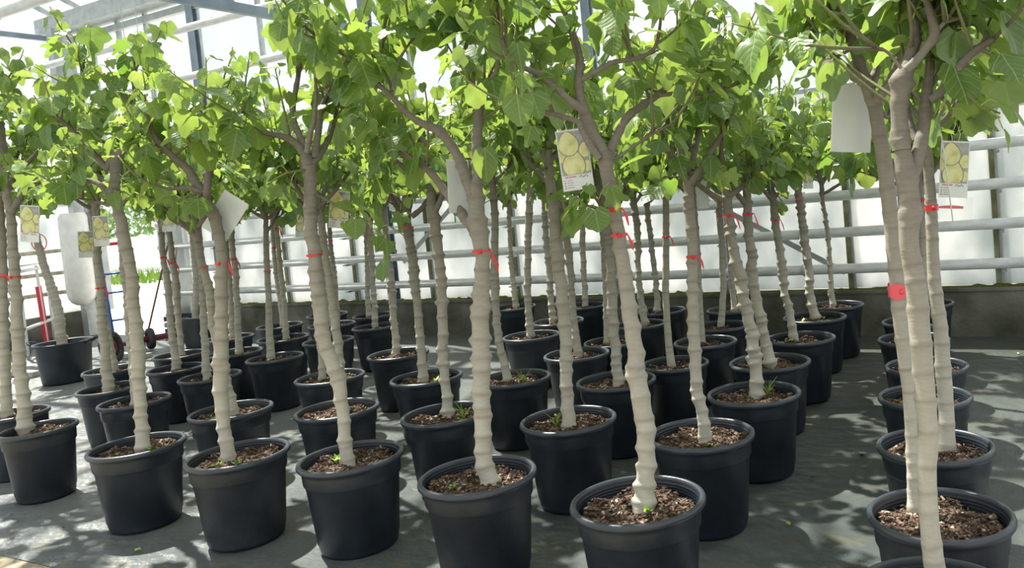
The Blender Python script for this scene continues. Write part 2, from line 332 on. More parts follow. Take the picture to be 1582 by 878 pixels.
# glazing of the back wall
for i in range(len(BAYS)-1):
    x0, x1 = BAYS[i], BAYS[i+1]
    w = MB(); w.box(((x0+x1)/2, WY+.15, 1.45), (x1-x0-.03, .006, 1.98)); lo = part('window_%d' % (i+1), w, M['frost'], None, False); lo['kind'] = 'structure'
    w = MB(); w.box(((x0+x1)/2, WY+.15, 3.80), (x1-x0-.03, .006, 2.68)); part('upper_pane', w, M['clear'], lo, False)
    w = MB(); w.box(((x0+x1)/2, WY+.15, 2.45), (x1-x0, .05, .04)); part('transom', w, M['steel_grey'], lo, False)
    w = MB(); w.box((x0, WY+.14, 1.45), (.045, .06, 2.0)); w.box((x0+.035, WY+.15, 1.45), (.022, .05, 2.0), mi=1); w.box((x0, WY+.15, 3.80), (.05, .06, 2.7), mi=2)
    part('glazing_bar', w, [M['bar'], M['steel_grey'], M['steel_grey']], lo, False)
# sliding door zone at the left: opening to the yard
w = MB(); w.box((-14.17, WY+.14, 2.4), (.22, .16, 4.0)); w.box((-14.06, WY+.05, 1.6), (.04, .1, 2.3), mi=1); struct('trim_1', w, [M['steel_grey'], M['rubber']])
w = MB(); w.box(((XL+XD)/2, WY+.14, 2.5), (XD-XL, .10, .12)); struct('trim_2', w, M['steel_grey'])
dr = MB(); dr.box((XD+.30, WY-.04, 1.28), (.62, .03, 2.3)); 
do = struct('door_1', dr, M['frost'])
w = MB()
for x in (XD, XD+.60): w.box((x, WY-.04, 1.3), (.05, .05, 2.4))
w.box((XD+.3, WY-.04, .13), (.62, .05, .06)); part('door_frame', w, M['white_metal'], do, False)
w = MB(); w.box(((XL+XD)/2, WY+.15, 3.9), (XD-XL-.1, .006, 2.5)); o = struct('window_20', w, M['clear'])
for k, x in enumerate((-13.63, -12.9)):
    w = MB(); w.box((x, WY+.15, 3.85), (.06, .06, 2.6)); part('glazing_bar', w, M['steel_grey'], o, False)
# left side wall glazing
for i in range(10):
    y1 = WY-.05 - i*1.3; y0 = y1-1.3
    w = MB(); w.box((XL-.1, (y0+y1)/2, 1.35), (.006, y1-y0-.03, 1.8)); lo = struct('window_%d' % (i+30), w, M['frost'])
    w = MB(); w.box((XL-.1, (y0+y1)/2, 3.7), (.006, y1-y0-.03, 2.86)); part('upper_pane', w, M['clear'], lo, False)
    w = MB(); w.box((XL-.1, y0, 2.8), (.05, .05, 4.8)); w.box((XL-.1, (y0+y1)/2, 2.26), (.05, 1.3, .05)); part('glazing_bar', w, M['steel_grey'], lo, False)
# steel columns, gutter, ties
for k, x in enumerate((-14.15, -10.98, -7.6, -4.34, -1.1, 2.2)):
    w = MB(); h = GUT-.1
    if k == 0: w.box((x, WY-.15, h/2+.02), (.16, .16, h)); w.box((x+.32, WY-.12, 2.6), (.13, .1, 5.0), mi=1)
    else:
        cw = .14 if k != 3 else .10; w.box((x, WY+.02, h/2+.225), (cw, .012, h-.45)); w.box((x, WY+.10, h/2+.225), (cw, .012, h-.45)); w.box((x, WY+.06, h/2+.225), (.012, .07, h-.45)); w.box((x, WY+.06, .46), (.2, .13, .015))
    struct('trim_%d' % (k+5), w, [M['steel_blue'] if k != 0 else M['steel_grey'], M['steel_grey']])
w = MB(); w.box(((XL+XR)/2, WY-.02, GUT), (XR-XL+.6, .34, .26)); w.box(((XL+XR)/2, WY+.10, GUT-.24), (XR-XL+.4, .08, .10), mi=1); struct('trim_12', w, [M['steel_grey'], M['steel_grey']])
w = MB(); w.beam((XL-.05, WY, 4.98), (XL-.05, -5, 4.98), .05, .08); struct('trim_14', w, M['steel_blue'])
for k, x in enumerate((-7.6, -4.34, -1.1, 2.2)):
    w = MB(); w.beam((x, WY-.1, 3.98), (x, -5, 3.98), .07, .11)
    # truss web up to the roof
    for y in (6.2, 3.0): w.beam((x, y, 3.95), (x, y-1.6, 5.4), .05, .05)
    struct('trim_%d' % (k+15), w, M['steel_blue'])
# roof: rafters and glass rising to a ridge, then falling
RY, RZ = 3.0, GUT+.15+(WY-3.0)*.45
for side, (ya, yb) in enumerate(((WY, RY), (RY, 2*RY-WY-3))):
    za, zb = (GUT+.15, RZ) if side == 0 else (RZ, RZ-(RY-yb)*.45)
    r = MB(); r.add([[XL-.1, ya, za+.05], [XR, ya, za+.05], [XR, yb, zb+.05], [XL-.1, yb, zb+.05]], [(0, 1, 2, 3)]); o = struct('ceiling_%s' % ('back', 'front')[side], r, M['roofglass'])
    for x in np.arange(XL+.02, XR, .74):
        w = MB(); w.beam((x, ya, za), (x, yb, zb), .045, .07); part('glazing_bar', w, M['steel_grey'], o, False)
for x0, z0, x1, z1 in ((-7.4, .95, -6.2, 1.85), (-3.7, 1.78, -1.72, .62)):
    w = MB(); w.beam((x0, WY+.08, z0), (x1, WY+.08, z1), .012, .055); br = struct('trim_%d' % (25 if x0 < -5 else 26), w, M['steel_grey'])
# ---------------------------------------------------------------- heating pipes
HL = ['lowest', 'second lowest', 'third from the bottom', 'fourth from the bottom', 'topmost']
for i in range(5):
    z = .673 + .357*i; y = WY-.06
    t = thing('heating_pipe', 'white horizontal heating pipe on the back glass wall, %s of the stack' % HL[i], 'pipe', (XD, y, z), 0, 'heating pipes along the back wall')
    w = MB(); w.tube([(0, 0, 0), (XR-XD-.1, 0, 0)], .049, 16)
    for x in (2.4, 6.2, 10.1, 13.6): w.tube([(x, 0, 0), (x+.07, 0, 0)], .062, 16)
    part('pipe', w, M['pipe'], t)
    for x in BAYS[1::2]:
        w = MB(); w.box((x-XD+.06, .055, -.07), (.03, .15, .025)); w.box((x-XD+.06, -.02, -.068), (.03, .09, .012)); part('bracket', w, M['steel_grey'], t, False)
for nm, y, z, x0, x1, r, lab in (('P1', 7., 4.22, XL+.2, XR, .05, 'long white pipe hung high below the roof tie, lowest and farthest but one'),
                             ('P2', 5.5, 4.43, XL+.2, -2, .075, 'thick white pipe crossing the top left corner under the roof'),
                             ('P3', 7.2, 3.66, XL+.2, XR, .05, 'white pipe passing behind the crowns beside the blue steel column')):
    t = thing('suspended_pipe', lab, 'pipe', (x0, y, z)); w = MB(); w.tube([(0, 0, 0), (x1-x0, 0, 0)], r, 14)
    for x in np.arange(3, x1-x0, 3.3): w.tube([(x, 0, 0), (x+.10, 0, 0)], r+.012, 14)
    part('pipe', w, M['pipe'], t)
    for x in np.arange(3.2, x1-x0, 3.3):
        w = MB(); zt = GUT+.15+(WY-y)*.45; w.tube([(x, 0, 0), (x, 0, zt-z)], .006, 6); part('hanger', w, M['steel_grey'], t)
# side-wall rails and the header with rounded end
for i, z in enumerate((1.48, 1.12, .80)):
    w = MB(); w.tube([(0, 0, 0), (0, 10, 0)], .032, 10); t = part('side_rail', w, M['rust'], None, loc=(XL+.08, -2.35, z)); tag(t, 'rust-stained pale rail on the left side wall, %s of three' % ('top', 'middle', 'bottom')[i], 'pipe', 'rails on the left side wall')
t = thing('header_pipe', 'fat white vertical pipe with rounded lower end and drain valve at the left wall corner', 'pipe', (-13.95, 7.72, .55))
w = MB(); prof = [(.0, 0), (.09, .015), (.16, .06), (.20, .13), (.215, .22), (.215, 1.45), (.19, 1.52)]; w.lathe(prof, 28); part('pipe', w, M['white_metal'], t)
w = MB(); w.tube([(0, 0, .02), (0, 0, -.07)], .022, 8); w.tube([(-.03, 0, -.05), (.05, -.03, -.05)], .014, 8); part('drain_valve', w, M['steel_grey'], t)
# ---------------------------------------------------------------- yard outside
g = MB(); g.box((-20, 30, -.12), (90, 43.4, .1)); o = struct('ground_yard', g, M['gravel'])
gm = MB(); rr = np.random.default_rng(3)
k = 2600
px = rr.uniform(-45, -16, k); py = 17.2 + rr.uniform(0, 3, k) + .05*(px+27)
for x, y in zip(px, py):
    h = rr.uniform(.1, .38); a = rr.uniform(0, 6.28); d = np.array([math.cos(a), math.sin(a), 0])*.05; l = rr.normal(0, .08, 2)
    gm.add([[x-d[0], y-d[1], -.07], [x+d[0], y+d[1], -.07], [x+l[0], y+l[1], h]], [(0, 1, 2)])
o = part('grass_verge', gm, M['grass'], None, False); o['kind'] = 'stuff'; tag(o, 'strip of bright green grass beyond the sunlit yard', 'grass')
w = MB(); w.box((-40, 23.0, .75), (40, .2, 1.6)); struct('wall_yard', w, M['house'])
w = MB(); w.tube([(0, 0, 0), (.05, 0, 1.6)], .035, 8); o = part('fence_post', w, M['dark_red'], None, loc=(-28.6, 18.9, -.08)); tag(o, 'thin dark fence post standing in the grass verge outside the door', 'post')
def blob(name, x, y, z, r, lab, seed, zs=1.0):
    q = np.random.default_rng(seed); w = MB(); th_ = []
    t = thing(name, lab, 'tree', (x, y, -.08)); m_ = MB(); m_.tube([(0, 0, 0), (.1, 0, z)], [.16, .1], 8); part('trunk', m_, M['bark'], t)
    k = 1500; d = q.normal(0, 1, (k, 3)); d /= np.linalg.norm(d, axis=1)[:, None]; rad = r*q.uniform(.55, 1, k)*(1+.25*np.sin(5*d[:, 0]+seed)*np.cos(4*d[:, 2])); c = d*rad[:, None]*[1, 1, zs] + [0, 0, z+r*zs*.6]
    for p in c:
        e = q.normal(0, .16, (3, 3)); w.add(p+e, [(0, 1, 2)])
    part('foliage', w, M['hedge'], t, False)
blob('yard_tree', -37, 28, 1.5, 2.6, 'hazy round tree far outside, left of the corner column', 1)
blob('yard_tree', -31, 31, 1.2, 2.2, 'hazy small tree far outside behind the pale yard wall', 2)
blob('yard_tree', -49, 29, 1.6, 3.2, 'hazy broad tree far outside at the left edge', 4)
blob('yard_shrub', -21.5, 8.2, .2, 1.3, 'dense green shrub just outside the left side wall', 6, 1.2)

# ---------------------------------------------------------------- fig trees
def catmull(P, step):
    P = np.asarray(P, float); out_ = []
    Q = np.vstack([2*P[0]-P[1], P, 2*P[-1]-P[-2]])
    for i in range(1, len(Q)-2):
        L = np.linalg.norm(Q[i+1][:3]-Q[i][:3]); n = max(1, int(L/step)); t = np.arange(n)[:, None]/n
        out_.append(.5*((2*Q[i]) + (-Q[i-1]+Q[i+1])*t + (2*Q[i-1]-5*Q[i]+4*Q[i+1]-Q[i+2])*t**2 + (-Q[i-1]+3*Q[i]-3*Q[i+1]+Q[i+2])*t**3))
    out_.append(Q[-2][None]); return np.vstack(out_)
def woody(mb, C4, seg, q, step=.013, age0=0., age1=0., nodes=(.07, .12), amp=.16, knob=.22, zig=.06, cap=True):
    """ringed fig wood: leaf-scar collars and side knobs along the stem; C4 = x,y,z,radius"""
    S = catmull(C4, step); P, r = S[:, :3].copy(), np.maximum(S[:, 3], .0015); n = len(P)
    d = np.concatenate([[0], np.cumsum(np.linalg.norm(np.diff(P, axis=0), axis=1))]); L = d[-1]
    ang = np.arange(seg)*2*math.pi/seg; R = np.ones((n, seg)); nd = np.zeros(n); s = q.uniform(*nodes)*.6; gap = q.uniform(*nodes)
    while s < L - .01:
        rs = np.interp(s, d, r); sig = .15*rs+.0028; b = np.exp(-((d-s)/sig)**2); bw = np.exp(-((d-s+sig*.6)/(sig*2.2))**2)
        k = q.uniform(.6, 1.3); R += (amp*k*(.55*b+.35*bw))[:, None]; a0 = q.uniform(0, 6.283)
        if q.random() < .75: R += knob*k*bw[:, None]*np.exp(-((np.angle(np.exp(1j*(ang-a0))))/.5)**2)[None]
        P += zig*rs*np.array([math.cos(a0), math.sin(a0), 0])*np.exp(-((d-s)/(3*sig))**2)[:, None]
        nd = np.maximum(nd, b*q.uniform(.35, 1)); s += q.uniform(*nodes)*(.55 if q.random() < .18 else 1)
    R -= .04
    T = np.gradient(S[:, :3], axis=0); T /= np.linalg.norm(T, axis=1)[:, None]+1e-12
    X = np.cross(T[0], [.3, .9, .1]); V = []
    for i in range(n):
        X = X - T[i]*(X @ T[i]); X /= np.linalg.norm(X); Y = np.cross(T[i], X)
        V.append(P[i] + (r[i]*R[i])[:, None]*(np.cos(ang)[:, None]*X + np.sin(ang)[:, None]*Y))
    age = age0+(age1-age0)*d/L
    f = [(i*seg+j, i*seg+(j+1) % seg, (i+1)*seg+(j+1) % seg, (i+1)*seg+j) for i in range(n-1) for j in range(seg)]
    if cap: f += [tuple((n-1)*seg+j for j in range(seg))]
    mb.add(np.concatenate(V), f, 0, np.repeat(np.stack([nd, age], 1), seg, 0))
    return P
def leaf_template(kind, na):
    th_ = np.arange(na)*2*math.pi/na
    a = np.abs(np.angle(np.exp(1j*(th_-math.pi/2))))          # 0 at tip, pi at petiole
    if kind == 0: r = .50-.13*(a/math.pi)**.7+.03*np.cos(7*a)
    elif kind == 1: r = .40+.17*np.exp(-(a/.42)**2)+.10*np.exp(-((a-1.25)/.30)**2)-.05*np.exp(-((a-.75)/.22)**2)
    elif kind == 2: r = .27+.31*np.exp(-(a/.30)**2)+.27*np.exp(-((a-1.02)/.24)**2)+.16*np.exp(-((a-1.95)/.30)**2)
    else: r = .46+.10*np.exp(-(a/.4)**2)-.08*np.abs(np.sin(a))
    r = r*(1-.34*np.exp(-((a-math.pi)/.26)**2))
    cy = .40
    rings = []
    for k in (.5, 1.):
        rings.append(np.stack([r*k*np.cos(th_), cy*(k if k < 1 else 1)+(cy-cy*k if k < 1 else 0)+r*k*np.sin(th_)], 1))
    P = np.vstack([[[0, cy]], *rings]); P[:, 1] -= .06
    F = [(0, 1+j, 1+(j+1) % na) for j in range(na)] + [(1+j, 1+na+j, 1+na+(j+1) % na, 1+(j+1) % na) for j in range(na)]
    return P, F
LT = {na: [leaf_template(k, na) for k in range(4)] for na in (14, 22)}
for na in (14, 22): LT[na][2] = leaf_template(2, na+8)
def add_leaf(mb, base, dirv, nrm, size, q, na, tint):
    P, F = LT[na][(0, 1, 1, 2, 2, 3, 0, 1)[int(q.integers(8))]]
    x, y = P[:, 0], P[:, 1]
    z = .30*np.abs(x)*q.uniform(.2, 1.2) - q.uniform(.05, .55)*y**2 + .035*np.sin(9*x+q.uniform(0, 6))*np.cos(8*y) - q.uniform(0, .5)*x**2
    tw = q.uniform(-.3, .3); z = z + tw*x*y
    Yv = dirv/np.linalg.norm(dirv); X = np.cross(Yv, nrm); X /= np.linalg.norm(X)+1e-9; Z = np.cross(X, Yv)
    V = base + size*(x[:, None]*X*q.uniform(.85, 1.15) + y[:, None]*Yv + z[:, None]*Z)
    mb.add(V, F, 0, (tint, 0), P)
def shoot_leaves(mb, S, q, na, t0, dens, size, low=-9):
    """alternate leaves with petioles along shoot polyline S (x,y,z)"""
    d = np.concatenate([[0], np.cumsum(np.linalg.norm(np.diff(S, axis=0), axis=1))]); L = d[-1]; s = t0*L; a = q.uniform(0, 6.28)
    while s <= L:
        p = np.array([np.interp(s, d, S[:, i]) for i in range(3)]); i = min(np.searchsorted(d, s), len(S)-1); T = S[i]-S[i-1]; T /= np.linalg.norm(T)+1e-9
        a += 2.4+q.uniform(-.4, .4)
        X = np.cross(T, [.2, .1, 1]); X /= np.linalg.norm(X)+1e-9; Y = np.cross(T, X)
        od = math.cos(a)*X+math.sin(a)*Y
        f = s/L; od = od + T*(.3+.7*f) + np.array([0, 0, .25]); od /= np.linalg.norm(od)
        pl = q.uniform(.04, .095)*(1.1-.5*f); sz = size*q.uniform(.6, 1.15)*(1-.45*f**3)
        e = p+od*pl+np.array([0, 0, -.01])
        mid = p+od*pl*.55+np.array([0, 0, .008])
        ld = od*np.array([1, 1, .2])+np.array([0, 0, -q.uniform(.0, 2.4)])+q.normal(0, .18, 3)
        nrm = np.array([0, 0, 1.])+.8*od+q.normal(0, .35, 3)
        if e[2] > low and not (SKIP is not None and skip_front(e, q)):
            mb.tube([p, mid, e], [.0028, .0022, .002], 3, 1, (0, 0), False)
            add_leaf(mb, e, ld, nrm, sz, q, na, float(np.clip(q.beta(2, 2)*.8+.25*f, 0, 1)))
        s += dens*q.uniform(.7, 1.3)
SKIP = None
def skip_front(e, q):
    """the crowns are open towards the aisle: few leaves hang in front of the main forks"""
    w = e[:2]+SKIP
    for (x, y, lat, z0, z1, pr) in FORKS:
        L = math.hypot(x, y); c = np.array([-x/L, -y/L]); d = w-np.array([x, y]); f = d @ c
        if z0 < e[2] < z1 and -.03 < f < 1.1 and abs(d[0]*c[1]-d[1]*c[0]) < lat*(1-.3*f) and q.random() < pr: return True
    return False
def grow(P0, d0, L, q, up=.5, wig=.12, n=7):
    P = [np.array(P0, float)]; d = np.array(d0, float); d /= np.linalg.norm(d)
    for i in range(n):
        d = d+np.array([0, 0, up/n])+q.normal(0, wig, 3)/math.sqrt(n); d /= np.linalg.norm(d); P.append(P[-1]+d*L/n)
    return np.array(P)

POTM = {}
def pot_meshes(D, v):
    """pot body and rim for a rim diameter; kept by size"""
    key = (round(D, 2), v)
    if key in POTM: return POTM[key]
    D = key[0]; R = D/2; s = R/.25
    q = np.random.default_rng(int(D*100)+v); ph, am = q.uniform(0, 6), .004+.004*q.random()
    wob = lambda a, z: 1+am*np.cos(2*a+ph)
    b = MB(); prof = [(0, .012), (.155*s, .012), (.165*s, 0), (.178*s, .004), (.183*s, .02), (.186*s, .045), (.190*s, .05), (.216*s, .335), (.222*s, .343), (.226*s, .352), (.2285*s, .40), (.230*s, .425), (.238*s, .428)]
    b.lathe(prof, 56, wob=wob)
    z = .43; ins = [(.226*s, .43)]
    for i in range(5): ins += [(.2245*s-.0008*i, .43-.012*i-.004), (.2215*s-.0008*i, .43-.012*i-.008), (.2245*s-.0008*i, .43-.012*i-.012)]
    ins += [(.214*s, .33)]; b.lathe(ins, 56, wob=wob)
    r = MB(); pr_ = [(.229*s, .424), (.238*s, .421), (.2455*s, .423), (.2495*s, .429), (.25*s, .437), (.2475*s, .445), (.241*s, .450), (.233*s, .4505), (.2275*s, .446), (.2255*s, .437), (.2255*s, .425)]
    r.lathe(pr_, 64, wob=wob)
    POTM[key] = (b.mesh('pot', M['pot'] if v != 1 else M['pot_dusty']), r.mesh('rim', M['rim'])); return POTM[key]
SOILM = {}
def soil_mesh(R, v, chips):
    key = (round(R, 2), v, chips)
    if key in SOILM: return SOILM[key]
    R = key[0]; q = np.random.default_rng(v*7+3); b = MB(); nr, na = 12, 40; ph = q.uniform(0, 6, 6)
    def h(x, y): return .010*math.sin(17*x+ph[0])*math.cos(19*y+ph[1])+.006*math.sin(43*x+ph[2]+20*y)+.006*math.cos(51*y+ph[3]-15*x)
    V = [[0, 0, .39]]
    for i in range(1, nr+1):
        for j in range(na):
            a = j*2*math.pi/na; r = R*i/nr; x, y = r*math.cos(a), r*math.sin(a); V.append([x, y, .388+h(x, y)+(0 if i == nr else q.normal(0, .0022))-.012*(i/nr)**4])
    F = [(0, 1+j, 1+(j+1) % na) for j in range(na)] + [(1+(i-1)*na+j, 1+i*na+j, 1+i*na+(j+1) % na, 1+(i-1)*na+(j+1) % na) for i in range(1, nr) for j in range(na)]
    b.add(V, F, 0, np.stack([q.uniform(.0, .45, len(V)), np.zeros(len(V))], 1))
    for _ in range(chips):
        r = R*math.sqrt(q.uniform(.02, .93)); a = q.uniform(0, 6.28); x, y = r*math.cos(a), r*math.sin(a); l = q.uniform(.005, .020); w = l*q.uniform(.3, .8)
        rx, ry, rz = q.uniform(-.6, .6), q.uniform(-.6, .6), q.uniform(0, 3.14)
        m_ = np.array(Matrix.Rotation(rz, 3, 'Z') @ Matrix.Rotation(rx, 3, 'X') @ Matrix.Rotation(ry, 3, 'Y'))
        br = q.uniform(.15, 1)**1.3; b.box((x, y, .392+h(x, y)), (l, w, l*.3), m_, 0, (br, float(q.random() < .08)))
    SOILM[key] = b.mesh('soil', M['soil'], False); return SOILM[key]
def weed(parent, x, y, kind, q):
    b = MB()
    if kind == 'grass':
        for _ in range(9):
            a = q.uniform(0, 6.28); l = q.uniform(.05, .13); p = np.array([x, y, .385]); d = np.array([math.cos(a)*.25, math.sin(a)*.25, 1.])
            P = [p, p+d*l*.5, p+d*l+np.array([math.cos(a), math.sin(a), -.3])*l*.3]; b.tube(P, [.0025, .002, .0006], 4)
    else:
        for _ in range(9):
            a = q.uniform(0, 6.28); c = np.array([x, y, .398]); d = np.array([math.cos(a), math.sin(a), q.uniform(.1, .9)]); s = q.uniform(.014, .032)
            sd = np.array([-math.sin(a), math.cos(a), 0]); b.add([c, c+d*s*.5+sd*s*.35, c+d*s*1.1, c+d*s*.5-sd*s*.35], [(0, 1, 2, 3)]); 
        b.tube([(x, y, .385), (x, y, .40)], .002, 4)
    part('weed', b, M['weed'], parent, label='small green weed')

